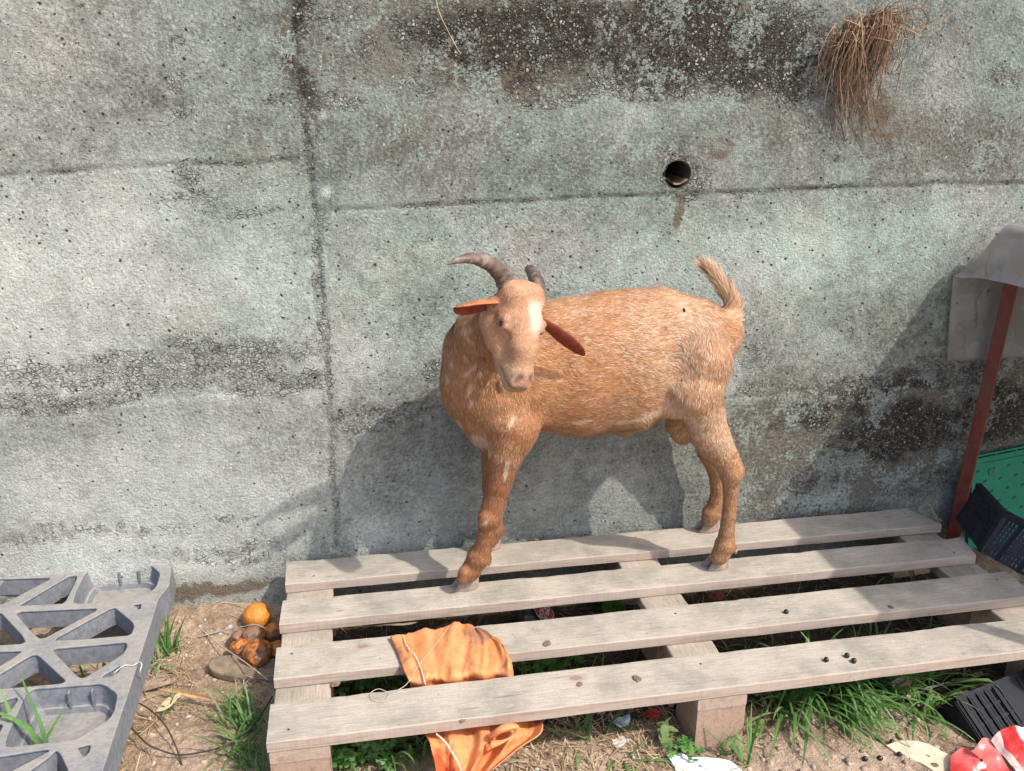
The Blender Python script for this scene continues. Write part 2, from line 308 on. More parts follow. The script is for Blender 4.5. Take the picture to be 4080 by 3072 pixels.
# exposed aggregate: dark matrix with pale pebbles
wo_ = N.n('VectorMath'); wo_.operation = 'ADD'; N.set(wo_.inputs[0], o); tn_ = N.n('TexNoise'); N.set(tn_.inputs['Vector'], o); tn_.inputs['Scale'].default_value = 130; N.set(wo_.inputs[1], N.mulc(tn_.outputs[1], .006)); ow = wo_.outputs[0]
vp = N.vor(ow, 160); vpe = N.vor(ow, 160, 'DISTANCE_TO_EDGE')
aggm = N.ramp(N.math('ADD', N.math('ADD', A[0], N.math('MULTIPLY', N.math('SUBTRACT', nE, .5), 1.7)), N.math('MULTIPLY', N.math('SUBTRACT', N.noise(o, 17, 3, .6), .5), 1.5)), .52, .68)
aggm = N.math('MULTIPLY', aggm, N.math('SUBTRACT', 1, N.math('MULTIPLY', N.math('MULTIPLY', lich, N.ramp(A[1], .3, .6)), .93)))
darkag = N.mix(N.ramp(A[1], .15, .7), (.40, .395, .37), (.085, .074, .064)); darkag = N.mulc(darkag, N.ramp(nC, .3, .7, .40, 1.45))
vr = N.sep(vp[1]); peb = N.math('MULTIPLY', N.ramp(vpe[0], .06, .26), N.ramp(vr[0], .35, .95)); 
pebc = N.mix(vr[1], N.mix(A[1], (.36, .35, .33), (.20, .185, .16)), (.62, .60, .55)); pebc = N.mix(N.math('MULTIPLY', N.ramp(vr[2], .85, .9), .6), pebc, (.42, .27, .17)); agc = N.mix(peb, darkag, pebc)
col = N.mix(N.math('MULTIPLY', aggm, N.ramp(A[1], .1, .4, .28, 1)), col, agc)
vq = N.vor(N.map(ow, (1, 1, 1.6)), 78, 'DISTANCE_TO_EDGE'); crev = N.math('MULTIPLY', N.math('MULTIPLY', N.ramp(vq[0], .10, .02), N.ramp(N.noise(o, 40, 3), .42, .6)), N.ramp(N.math('ADD', A[0], N.math('MULTIPLY', N.math('SUBTRACT', nB, .5), 1.2)), .25, .6)); col = N.mix(N.math('MULTIPLY', crev, .6), col, (.06, .055, .05))
# scattered pits and pinholes
wp_ = N.n('VectorMath'); wp_.operation = 'ADD'; N.set(wp_.inputs[0], o); tp_ = N.n('TexNoise'); N.set(tp_.inputs['Vector'], o); tp_.inputs['Scale'].default_value = 210; tp_.inputs['Detail'].default_value = 3; N.set(wp_.inputs[1], N.mulc(tp_.outputs[1], .0055)); op_ = wp_.outputs[0]
v1 = N.vor(op_, 46); v1c = N.sep(v1[1]); pit1 = N.math('MULTIPLY', N.ramp(v1[0], N.math('ADD', .04, N.math('MULTIPLY', v1c[1], .15)), N.math('MULTIPLY', v1c[1], .10)), N.ramp(v1c[0], .40, .43))
v2 = N.vor(N.map(op_, (1, 1, 1.5), (3, 1, 2)), 95); v2c = N.sep(v2[1]); pit2 = N.math('MULTIPLY', N.ramp(v2[0], N.math('ADD', .05, N.math('MULTIPLY', v2c[0], .18)), N.math('MULTIPLY', v2c[0], .12)), N.ramp(v2c[1], .40, .43))
pit = N.math('MAXIMUM', pit1, pit2); pit = N.math('MAXIMUM', pit, N.math('MULTIPLY', Bc[2], N.ramp(nE, .38, .55)))
col = N.mix(N.math('MULTIPLY', pit, .85), col, (.035, .032, .03))
# pale specks
v3 = N.vor(N.map(o, (1, 1, 1), (7, 3, 5)), 60); v3c = N.sep(v3[1]); sp = N.math('MULTIPLY', N.ramp(v3[0], .16, .08), N.ramp(v3c[2], .8, .84)); col = N.mix(N.math('MULTIPLY', sp, .7), col, (.66, .63, .58))
col = N.mulc(N.mix(1, col, (.83, .86, .83), 'MULTIPLY'), N.ramp(nD, .25, .75, .82, 1.18)); N.base(col)
nF = N.noise(o, 190, 3, .8); h = N.math('ADD', N.math('MULTIPLY', nB, .6), N.math('MULTIPLY', N.ramp(nF, .30, .62), .40)); h = N.math('SUBTRACT', h, N.math('MULTIPLY', pit, .9)); h = N.math('SUBTRACT', h, N.math('MULTIPLY', crev, 1.3)); h = N.math('ADD', h, N.math('MULTIPLY', N.ramp(vpe[0], .0, .12), N.math('MULTIPLY', aggm, .5)))
h = N.math('ADD', h, N.math('MULTIPLY', N.math('MULTIPLY', aggm, peb), .8)); h = N.math('ADD', h, N.math('MULTIPLY', nD, .18))
N.nrm(N.bump(h, .0040, 1.0)); WALLM = N.m
wall = mobj('concrete_wall', me, WALLM); tag(wall, 'weathered grey concrete retaining wall with formwork joints, pits and dark stains', 'wall')

# ---- drain pipe in the wall
t = empty('drain_pipe', (HX, WY, HZ)); tag(t, 'open end of a black plastic drain pipe set in the concrete wall', 'pipe')
V = []; Fc = []; n = 48
prof = [(.0268, -.25), (.0268, .0015), (.0274, .0028), (.0284, .0018), (.0284, -.25)]
for r_, y_ in prof:
    for k in range(n):
        a = 2 * math.pi * k / n; rj = r_ * (1 + .02 * math.sin(3 * a)); V.append((HX + rj * math.cos(a), WY - y_, HZ + rj * math.sin(a)))
for i in range(len(prof) - 1):
    for k in range(n): Fc.append((i * n + k, i * n + (k + 1) % n, (i + 1) * n + (k + 1) % n, (i + 1) * n + k))
mobj('pipe_wall', mesh('pipe_wall', V, Fc), simple('black_pvc', (.035, .035, .04), .45, .3, 90, dirt=(.2, .17, .13), dirt_amt=.3), t)
V = []; Fc = []
for i in range(14):       # silt lying in the bottom of the pipe and spilling over its lip
    y_ = WY + .13 - .135 * i / 13
    for k in range(15):
        a = R(-90 + (k - 7) * 8.6); lift = .004 + .006 * fbm2(np.array([k * .4]), np.array([i * .5]), 2, 3)[0] - abs(k - 7) * .0004
        V.append((HX + (.0262 - lift * .4) * math.cos(a), y_, HZ + .0262 * math.sin(a) + lift))
for i in range(13):
    for k in range(14): Fc.append((i * 15 + k, i * 15 + k + 1, (i + 1) * 15 + k + 1, (i + 1) * 15 + k))
SILT = simple('silt', (.30, .23, .15), .95, .4, 200, .001)
mobj('silt', mesh('silt', V, Fc), SILT, t)

# ================================================================ WOODEN PALLET
def wood_mat(name, tint, along='X'):
    N = NM(name, .85, .2); o = N.obj(); oi = N.n('ObjectInfo').outputs['Random']
    off = N.n('VectorMath'); off.operation = 'ADD'; N.set(off.inputs[0], o); cb = N.n('CombineXYZ'); N.set(cb.inputs[0], N.math('MULTIPLY', oi, 7.3)); N.set(cb.inputs[1], N.math('MULTIPLY', oi, 3.1)); N.t.links.new(cb.outputs[0], off.inputs[1]); o = off.outputs[0]
    sc = (1, 14, 14) if along == 'X' else (14, 1, 14)
    g1 = N.noise(N.map(o, sc), 7, 5, .65, .6); g2 = N.noise(N.map(o, sc), 28, 3, .6); bl = N.noise(o, 9, 4, .6); bl2 = N.noise(o, 26, 4, .65); fn_ = N.noise(o, 230, 3, .7)
    c = N.mix(N.ramp(bl, .33, .66), (.285, .268, .222), (.43, .38, .318)); c = N.mix(N.ramp(bl2, .42, .72, 0, .5), c, (.48, .415, .35))
    c = N.mix(N.ramp(g1, .52, .75, 0, .42), c, (.30, .25, .20)); c = N.mulc(c, N.ramp(g2, .3, .7, .84, 1.08)); ck_ = N.noise(N.map(o, (1.4, 40, 40) if along == 'X' else (40, 1.4, 40)), 5, 4, .6, .2); c = N.mix(N.ramp(ck_, .64, .70, 0, .6), c, (.13, .10, .075)); c = N.mulc(c, N.ramp(fn_, .3, .75, .9, 1.08))
    v = N.vor(N.map(o, (1, 1.6, 1)), 55); vc = N.sep(v[1]); spk = N.math('MULTIPLY', N.ramp(v[0], .11, .05), N.ramp(vc[0], .62, .66)); c = N.mix(N.math('MULTIPLY', spk, .8), c, (.07, .05, .035))
    v = N.vor(N.map(o, (1, 1.9, 1), (3, 3, 3)), 15); vc = N.sep(v[1]); spk2 = N.math('MULTIPLY', N.ramp(v[0], .16, .05), N.ramp(vc[0], .66, .7)); c = N.mix(N.math('MULTIPLY', spk2, .5), c, (.19, .12, .08))
    kv = N.vor(N.map(o, (1, 2.2, 2.2) if along == 'X' else (2.2, 1, 2.2), (1, 2, 3)), 3.6); kc = N.sep(kv[1]); kd = N.math('ADD', kv[0], N.math('MULTIPLY', N.math('SUBTRACT', bl2, .5), .05)); kn = N.math('MULTIPLY', N.ramp(kd, .052, .038), N.ramp(kc[0], .5, .52)); c = N.mix(N.math('MULTIPLY', kn, .7), c, (.19, .13, .09)); kn2 = N.math('MULTIPLY', N.math('MULTIPLY', N.ramp(kd, .11, .05), N.ramp(kc[0], .5, .52)), .35); c = N.mix(kn2, c, (.27, .2, .14))
    geo = N.n('NewGeometry'); nz_ = N.n('SeparateXYZ'); N.set(nz_.inputs[0], geo.outputs['True Normal']); side = N.ramp(nz_.outputs[2], .6, .9, 1, 0)
    saw = N.noise(N.map(o, (60, 60, 3) if along == 'X' else (60, 60, 3)), 4, 3, .6); sc_ = N.mix(N.ramp(g1, .45, .7), (.42, .335, .275), (.29, .22, .175)); sc_ = N.mulc(sc_, N.ramp(saw, .3, .7, .93, 1.05))
    c = N.mix(N.math('MULTIPLY', side, .85), c, sc_); c = N.mix(1, c, tint, 'MULTIPLY'); N.base(c)
    h = N.math('ADD', N.math('MULTIPLY', g2, .35), N.math('MULTIPLY', g1, .6)); h = N.math('ADD', h, N.math('MULTIPLY', fn_, .35)); N.nrm(N.bump(h, .0012, .8)); return N.m
WOODX = wood_mat('weathered_board', (1, 1, 1)); WOODY = wood_mat('weathered_crossboard', (.97, .93, .9), 'Y'); BLOCK = wood_mat('pressed_wood_block', (.86, .74, .68), 'Y')
def board(name, x0, x1a, x1b, y0, y1, z0, z1, mat, parent, seed=0, axis='X', chew=.0012):
    """board with slightly worn, wavy edges. far end runs from x1a (back) to x1b (front)"""
    nL = max(4, int((max(x1a, x1b) - x0) / .012) if axis == 'X' else int(abs(y1 - y0) / .012)); nW = 8
    V = []; Fc = []; rings = []
    rs = random.Random(seed); prof = []
    # cross-section: rounded rectangle
    e = .0018
    sec = [(0, -e), (e, 0)] + [(i / 8, 0) for i in range(1, 8)] + [('1-', 0), (1, -e), (1, -.5), (1, 'b+'), ('1-', 'b'), (.5, 'b'), (e, 'b'), (0, 'b+'), (0, -.5)]
    H = z1 - z0; Wd = abs(y1 - y0) if axis == 'X' else x1a - x0
    pts = []
    for a, b in sec:
        aa = {'1-': Wd - e}.get(a, a) if isinstance(a, str) else (a if a == e else a * Wd)
        bb = -H if b == 'b' else (-H + e if b == 'b+' else (b if b in (0, -e) else b * H)); pts.append((aa, bb))
    n = len(pts)
    ss = np.linspace(0, 1, nL + 1); wv = fbm2(ss * (nL * .12) + seed * 3.1, np.full(nL + 1, seed * 1.7), 3, 4) - .5; wv2 = fbm2(ss * nL * .5 + seed, np.full(nL + 1, .3 + seed), 2, 9)
    wv3 = fbm2(ss * (nL * .12) + seed * 7.7, np.full(nL + 1, 5.7), 3, 4) - .5
    for i, s_ in enumerate(ss):
        for a, b in pts:
            f = a / Wd; edge = 2 * (abs(f - .5) - .0); ed = (wv[i] * .005 if f > .5 else wv3[i] * .005) * edge
            ch = -chew * max(0, wv2[i] - .62) * 6 * (1 if edge > .9 and b > -.004 else 0)
            zz = z1 + b + wv[i] * .003 * (1 if b > -H / 2 else .4) + ch
            if axis == 'X':
                xe = x1a + (x1b - x1a) * f; x = x0 + (xe - x0) * s_ + (wv3[0] * .004 + (f - .5) * wv[-1] * .012 if i == 0 else 0); V.append((x, y0 - a - ed, zz))
            else: V.append((x0 + a + ed, y0 + (y1 - y0) * s_, zz))
        if i:
            b0 = (i - 1) * n; b1 = i * n
            for k in range(n): Fc.append((b0 + k, b1 + k, b1 + (k + 1) % n, b0 + (k + 1) % n))
    Fc.append(tuple(range(n))); Fc.append(tuple(range(nL * n + n - 1, nL * n - 1, -1)))
    me = mesh(name, V, Fc); bm = bmesh.new(); bm.from_mesh(me); bmesh.ops.recalc_face_normals(bm, faces=bm.faces); bm.to_mesh(me); bm.free()
    o = mobj(name, me, mat, parent, smooth=False); return o
pal = empty('wooden_pallet', (0, 0, GZ)); tag(pal, 'weathered light wooden pallet that the goat stands on, against the wall', 'pallet')
rows = [(0, -.0879, 1.415, 1.446), (-.1461, -.225, 1.452, 1.43), (-.2916, -.3821, 1.446, 1.44), (-.4424, -.5324, 1.446, 1.44)]
for i, (yk, yf, xa, xb) in enumerate(rows):
    board('deck_board', [0, -.001, -.002, -.001][i], xa, xb, yk, yf, -.0205, 0.0 if i != 1 else .0008, WOODX, pal, i + 1)
for i, (xl, xr) in enumerate(((.0, .0918), (.6856, .7741), (1.3458, 1.438))):
    board('cross_board', xl + .001, xr, xr, -.001, -.531, -.0425, -.0208, WOODY, pal, 10 + i, 'Y')
    for j, (yk, yf) in enumerate(((-.001, -.088), (-.245, -.335), (-.443, -.53))):
        board('block', xl + .0015, xr - .001, xr - .001, yk, yf, GZ - .006 + .0, -.0427, BLOCK, pal, 20 + i * 3 + j, 'Y', 0)
NAILM = simple('rusty_nail', (.10, .055, .035), .8, .4, 300)
def discs(pts, r, h, n=10):
    V = []; Fc = []
    for (x, y, z) in pts:
        b = len(V)
        for k in range(n): V.append((x + r * math.cos(6.2832 * k / n), y + r * math.sin(6.2832 * k / n), z + h))
        for k in range(n): V.append((x + r * math.cos(6.2832 * k / n), y + r * math.sin(6.2832 * k / n), z - .001))
        Fc.append(tuple(range(b, b + n)))
        for k in range(n): Fc.append((b + k, b + n + k, b + n + (k + 1) % n, b + (k + 1) % n))
    return V, Fc
rn = random.Random(5)
for i, (yk, yf, xa, xb) in enumerate(rows):
    for xc in (.045, .73, 1.39):
        f = rn.choice((.28, .74)); mobj('nail_head', mesh('nail_head', *discs([(xc + rn.uniform(-.02, .02), yk + (yf - yk) * f, .0002)], .0021, .0004)), NAILM, pal)
# ================================================================ GREY PLASTIC PALLET (left)
PLM = None
N = NM('grey_dusty_plastic', .62, .35); o = N.obj(); n1 = N.noise(o, 12, 5, .65); n2 = N.noise(o, 90, 5, .7); n3 = N.noise(N.map(o, (1, 6, 1)), 60, 3)
geo = N.n('NewGeometry'); sx = N.n('SeparateXYZ'); N.set(sx.inputs[0], geo.outputs['True Normal']); upf = N.ramp(sx.outputs[2], .5, .95)
c = N.mix(N.ramp(n2, .3, .7), (.10, .115, .145), (.165, .18, .21)); dust = N.math('MULTIPLY', N.ramp(N.math('ADD', N.math('MULTIPLY', n1, .6), N.math('MULTIPLY', n2, .4)), .32, .62, .35, .95), N.ramp(upf, 0, 1, .18, .85))
c = N.mix(dust, c, (.33, .305, .262)); v = N.vor(o, 48); vc = N.sep(v[1]); c = N.mix(N.math('MULTIPLY', N.math('MULTIPLY', N.ramp(v[0], .10, .05), N.ramp(vc[0], .7, .74)), .7), c, (.06, .045, .04)); c = N.mulc(c, N.ramp(n3, .3, .7, .92, 1.06))
N.base(c); N.nrm(N.bump(N.math('ADD', n2, n3), .0009)); PLM = N.m
pp = empty('plastic_pallet', (-.45, -.35, GZ)); tag(pp, 'dusty grey plastic pallet with ribbed triangular openings lying beside the wooden pallet', 'pallet')
outline = [(-0.8184,0.1062,0), (-0.5761,0.0789,0), (-0.2377,0.055,0), (-0.2258,-0.0515,0), (-0.2373,-0.0968,-0), (-0.2344,-0.2003,0), (-0.2325,-0.2943,0), (-0.2307,-0.3888,0), (-0.2297,-0.4786,0), (-0.2282,-0.5493,0), (-0.2256,-0.6252,0), (-0.4938,-0.6102,0)]
cupA = [(-0.401,0.0184,0), (-0.3941,0.0426,0), (-0.285,0.0407,0), (-0.2695,0.0307,0), (-0.2489,-0.0002,0), (-0.2474,-0.0528,0), (-0.2543,-0.0677,0), (-0.2867,-0.0954,0), (-0.3007,-0.1001,0), (-0.3931,-0.0872,0), (-0.3991,-0.0561,0)]
cupB = [(-0.3926,-0.3481,0), (-0.3846,-0.3366,0), (-0.28,-0.3416,0), (-0.2686,-0.349,0), (-0.2443,-0.3754,0), (-0.2402,-0.4204,0), (-0.2438,-0.4359,0), (-0.2784,-0.473,-0), (-0.2912,-0.4761,0), (-0.382,-0.4752,0), (-0.3884,-0.4504,0)]
holes = [
 [(-0.7457,0.0553,0), (-0.4728,0.0241,-0), (-0.4613,0.0221,0), (-0.4624,0.0107,0), (-0.521,-0.0651,0), (-0.54,-0.0698,-0), (-0.7002,-0.051,0)],
 [(-0.4935,-0.0771,0), (-0.4293,0.0218,0), (-0.4138,0.0223,0), (-0.409,0.0092,0), (-0.4066,-0.0743,0), (-0.4113,-0.084,0), (-0.4739,-0.0791,0)],
 [(-0.488,-0.1045,0), (-0.4835,-0.0947,0), (-0.346,-0.1073,0), (-0.3402,-0.113,0), (-0.3426,-0.1209,0), (-0.4098,-0.1957,0), (-0.4207,-0.1937,0), (-0.4425,-0.1679,0)],
 [(-0.392,-0.2055,-0), (-0.3913,-0.196,-0), (-0.3197,-0.1143,-0), (-0.3103,-0.1122,0), (-0.2966,-0.129,0), (-0.2661,-0.1684,-0), (-0.2597,-0.185,0), (-0.2601,-0.2078,0), (-0.2661,-0.2126,0), (-0.3504,-0.2103,-0)],
 [(-0.3877,-0.2335,0), (-0.3822,-0.2276,-0), (-0.267,-0.2296,0), (-0.2606,-0.2357,0), (-0.2585,-0.2523,0), (-0.2627,-0.2695,0), (-0.3074,-0.323,0), (-0.3156,-0.3245,0), (-0.3256,-0.3154,0)],
 [(-0.2839,-0.3287,0), (-0.2822,-0.3194,0), (-0.261,-0.2969,0), (-0.2569,-0.3034,0), (-0.2566,-0.3166,0), (-0.2667,-0.3295,0)],
 [(-0.285,-0.1091,0), (-0.2668,-0.1066,0), (-0.2631,-0.1101,0), (-0.2618,-0.1282,0), (-0.2673,-0.1282,0), (-0.2734,-0.1168,-0)],
 [(-0.4097,-0.2396,0), (-0.4012,-0.247,0), (-0.3405,-0.3201,0), (-0.3366,-0.328,-0), (-0.3433,-0.3333,0), (-0.4495,-0.3303,0), (-0.5003,-0.3272,0), (-0.5031,-0.3198,0), (-0.4522,-0.2856,-0), (-0.4195,-0.2418,0)],
 [(-0.6293,-0.2164,0), (-0.4886,-0.2177,0), (-0.4395,-0.2244,0), (-0.4353,-0.2291,0), (-0.4408,-0.2412,-0), (-0.4761,-0.2906,0), (-0.6033,-0.2771,-0)],
 [(-0.6875,-0.0807,0), (-0.5331,-0.0897,0), (-0.5137,-0.094,0), (-0.4493,-0.1794,-0), (-0.4382,-0.2002,0), (-0.4454,-0.2059,0), (-0.503,-0.2023,0), (-0.6403,-0.1909,0)],
 [(-0.436,-0.3692,0), (-0.4159,-0.3559,-0), (-0.4034,-0.353,0), (-0.3983,-0.3624,0), (-0.3995,-0.3839,0), (-0.4102,-0.4031,0), (-0.4227,-0.4073,0)],
 [(-0.5744,-0.3446,0), (-0.4606,-0.3514,0), (-0.4241,-0.453,0), (-0.5324,-0.4426,0)],
 [(-0.4204,-0.414,0), (-0.4083,-0.4145,0), (-0.4003,-0.4207,0), (-0.3994,-0.4409,0), (-0.4079,-0.4499,0)],
 [(-0.5152,-0.4828,-0), (-0.3899,-0.4911,0), (-0.3192,-0.4864,0), (-0.3117,-0.4912,0), (-0.3161,-0.4971,0), (-0.3581,-0.5299,0), (-0.4989,-0.5208,0)],
 [(-0.2789,-0.4912,-0), (-0.2609,-0.4874,0), (-0.2559,-0.4903,0), (-0.2545,-0.5052,0), (-0.259,-0.5158,0), (-0.2638,-0.5135,0)],
 [(-0.3427,-0.5434,0), (-0.3118,-0.5049,0), (-0.3066,-0.4901,-0), (-0.2964,-0.4991,0), (-0.2668,-0.5516,0), (-0.2631,-0.5785,0), (-0.3255,-0.5801,0)],
]
def round_poly(pts, r=.006, k=3):
    P = [Vector(p[:2]) for p in pts]; out = []
    n = len(P)
    for i in range(n):
        a, b, c_ = P[i - 1], P[i], P[(i + 1) % n]; la = (a - b).length; lc = (c_ - b).length; q = min(r, la * .35, lc * .35)
        p1 = b + (a - b).normalized() * q; p2 = b + (c_ - b).normalized() * q
        for j in range(k + 1): t_ = j / k; out.append(p1 * (1 - t_) ** 2 + b * 2 * t_ * (1 - t_) + p2 * t_ ** 2)
    return out
def plate(name, loops, zc, ext, bev, mat, parent):
    cu = bpy.data.curves.new(name, 'CURVE'); cu.dimensions = '2D'; cu.fill_mode = 'BOTH'; cu.extrude = ext; cu.bevel_depth = bev; cu.bevel_resolution = 1
    for L in loops:
        sp = cu.splines.new('POLY'); sp.points.add(len(L) - 1); sp.use_cyclic_u = True
        for p_, q in zip(sp.points, L): p_.co = (q[0], q[1], 0, 1)
    o_ = bpy.data.objects.new('tmp', cu); COL.objects.link(o_); dg = bpy.context.evaluated_depsgraph_get(); me = bpy.data.meshes.new_from_object(o_.evaluated_get(dg)); bpy.data.objects.remove(o_)
    for v in me.vertices: v.co.z += zc
    me.name = name; me.materials.clear(); return mobj(name, me, mat, parent, smooth=False)
allh = [round_poly(h_) for h_ in holes] + [round_poly(cupA, .012), round_poly(cupB, .012)]
plate('deck', [round_poly(outline, .008)] + allh, -.0022, .0004, .0018, PLM, pp)
# ribs: an upright skin down from every opening edge and from the rim
V = []; Fc = []
def skirt(loop, z0, z1, inset, closed=True, th=.0022, steps=((0, 0),)):
    n = len(loop); c_ = sum((Vector(q) for q in loop), Vector((0, 0))) / n
    b = len(V)
    nr = []
    for i in range(n):
        t_ = (Vector(loop[(i + 1) % n]) - Vector(loop[i - 1])).normalized(); nn = Vector((t_.y, -t_.x))
        nr.append(nn)
    area = sum(loop[i][0] * loop[(i + 1) % n][1] - loop[(i + 1) % n][0] * loop[i][1] for i in range(n))
    sg = -1 if area > 0 else 1          # towards the inside of the opening
    for z_, off in ((z0, .0), (z1, inset), (z1, inset - th), (z0, -th)):
        for i in range(n): q = Vector(loop[i]) + nr[i] * sg * off; V.append((q.x, q.y, z_))
    for r_ in range(4):
        for i in range(n): Fc.append((b + r_ * n + i, b + r_ * n + (i + 1) % n, b + ((r_ + 1) % 4) * n + (i + 1) % n, b + ((r_ + 1) % 4) * n + i))
for L in allh[:-2]: skirt(L, -.003, -.037, .003)
skirt(round_poly(outline, .008), -.003, -.050, -.004, th=-.003)
mobj('rib', mesh('rib', V, Fc), PLM, pp, smooth=False)
def cup(loop, depth=.036):
    V = []; Fc = []; n = len(loop); cen = sum((Vector(q) for q in loop), Vector((0, 0))) / n
    lev = [(-.003, 1.0), (-.010, .985), (-depth * .9, .93), (-depth, .905), (-depth - .001, .86), (-depth - .010, .80), (-depth - .0105, .4), (-depth - .0105, .02)]
    for z_, s_ in lev:
        for q in loop: p_ = cen + (Vector(q) - cen) * s_; V.append((p_.x, p_.y, z_))
    for r_ in range(len(lev) - 1):
        for i in range(n): Fc.append((r_ * n + i, r_ * n + (i + 1) % n, (r_ + 1) * n + (i + 1) % n, (r_ + 1) * n + i))
    Fc.append(tuple((len(lev) - 1) * n + i for i in range(n)))
    o = mobj('foot_cup', mesh('foot_cup', V, Fc), PLM, pp, smooth=False)
    # leg under the cup
    V2 = []; F2 = []
    for z_, s_ in ((-depth - .008, .84), (GZ, .66)):
        for q in loop: p_ = cen + (Vector(q) - cen) * s_; V2.append((p_.x, p_.y, z_))
    for i in range(n): F2.append((i, (i + 1) % n, n + (i + 1) % n, n + i))
    F2.append(tuple(n + i for i in range(n))); mobj('foot', mesh('foot', V2, F2), PLM, pp, smooth=False)
    # two small upright ribs on the back wall of the cup
    ys = max(q[1] for q in loop); xs = [q[0] for q in loop]; x0, x1 = min(xs), max(xs)
    for f in (.42, .66):
        xx = x0 + (x1 - x0) * f; yb = max(q[1] for q in loop if abs(q[0] - xx) < (x1 - x0) * .5) - .0075 - (.0006 if f > .5 else .003)
        bm = bmesh.new(); box_into(bm, (xx, yb, -depth / 2 - .004), (.003, .008, depth - .006)); mobj('cup_rib', bm_mesh('cup_rib', bm), PLM, pp, smooth=False)
cup(allh[-2]); cup(allh[-1])

# ================================================================ RED STEEL TABLE WITH PLASTIC SHEET
RED = simple('red_oxide_paint', (.155, .030, .018), .5, .3, 40, .0004, .4, dirt=(.10, .045, .035), dirt_amt=.6)
tb = empty('steel_table', (1.56, 0, GZ)); tag(tb, 'table of square red painted steel tube standing at the right of the pallet', 'table')
def sqtube(name, p, q, s, rot=45, mat=RED, parent=tb):
    p = Vector(p); q = Vector(q); d = q - p; bm = bmesh.new(); vs = bmesh.ops.create_cube(bm, size=1, matrix=Matrix.Diagonal((s, s, d.length, 1)))['verts']
    bmesh.ops.bevel(bm, geom=[e for e in bm.edges if abs((e.verts[0].co - e.verts[1].co).normalized().z) > .9], offset=.0018, segments=2, affect='EDGES')
    M = Matrix.Translation((p + q) / 2) @ d.to_track_quat('Z', 'Y').to_matrix().to_4x4() @ Matrix.Rotation(R(rot), 4, 'Z'); bmesh.ops.transform(bm, matrix=M, verts=bm.verts)
    return mobj(name, bm_mesh(name, bm), mat, parent, smooth=False)
sqtube('leg', (1.549, -.004, -.135), (1.582, -.004, .632), .0255, 40)
sqtube('leg', (1.575, -.76, -.135), (1.575, -.76, .63), .0255, 0)
sqtube('leg', (2.45, -.004, -.135), (2.45, -.004, .63), .0255, 0); sqtube('leg', (2.45, -.76, -.135), (2.45, -.76, .63), .0255, 0)
bm = bmesh.new(); box_into(bm, (2.0, -.385, .643), (.98, .75, .004)); box_into(bm, (2.02, -.752, .630), (.92, .02, .020)); box_into(bm, (2.47, -.385, .6295), (.018, .70, .020)); box_into(bm, (1.60, -.395, .6295), (.018, .68, .020))
mobj('table_top', bm_mesh('table_top', bm), simple('rusty_sheet', (.16, .07, .04), .8, .4, 30), tb, smooth=False)
# plastic sheet
N = NM('milky_plastic_sheet', .28, .5); o = N.obj(); n1 = N.noise(o, 14, 4); n2 = N.noise(o, 60, 3)
c = N.mix(N.ramp(n1, .35, .65), (.50, .50, .485), (.64, .64, .625)); v = N.vor(N.map(o, (1, 1, 1), (2, 2, 1)), 38); vc = N.sep(v[1])
rust = N.math('MULTIPLY', N.ramp(N.math('ADD', v[0], N.math('MULTIPLY', n2, .5)), .44, .34), N.ramp(vc[0], .62, .66)); fo_ = N.noise(N.map(o, (1, 1, 1), (1, 5, 2)), 7, 2, .4, 1.5); c = N.mix(N.ramp(fo_, .55, .565, 0, .55), c, (.62, .66, .74)); cw = N.n('VectorMath'); cw.operation = 'ADD'; N.set(cw.inputs[0], o); ct_ = N.n('TexNoise'); N.set(ct_.inputs['Vector'], o); ct_.inputs['Scale'].default_value = 8; N.set(cw.inputs[1], N.mulc(ct_.outputs[1], .35)); cre = N.vor(N.map(cw.outputs[0], (.8, 1, .45)), 8, 'DISTANCE_TO_EDGE'); c = N.mix(N.ramp(cre[0], .02, .0, 0, .28), c, (.30, .27, .23)); c = N.mix(N.math('MULTIPLY', rust, .8), c, (.14, .05, .02)); N.base(c)
N.nrm(N.bump(N.math('ADD', N.noise(N.map(o, (1, 1, .5)), 24, 4), N.math('MULTIPLY', N.ramp(cre[0], .0, .06), .35)), .005, .9))
tr = N.n('BsdfTransparent'); tr.inputs[0].default_value = (.86, .85, .82, 1); tl = N.n('BsdfTranslucent'); N.set(tl.inputs[0], c); m1 = N.n('MixShader'); m1.inputs[0].default_value = .45; N.t.links.new(N.b.outputs[0], m1.inputs[1]); N.t.links.new(tl.outputs[0], m1.inputs[2])
m2 = N.n('MixShader'); N.set(m2.inputs[0], N.ramp(rust, 0, 1, .55, .05)); N.t.links.new(m1.outputs[0], m2.inputs[1]); N.t.links.new(tr.outputs[0], m2.inputs[2]); N.t.links.new(m2.outputs[0], N.t.nodes['Material Output'].inputs[0]); SHEET = N.m
V = []; Fc = []; nu, nv = 64, 60
def ss1(x, a, b): t = min(1, max(0, (x - a) / (b - a))); return t * t * (3 - 2 * t)
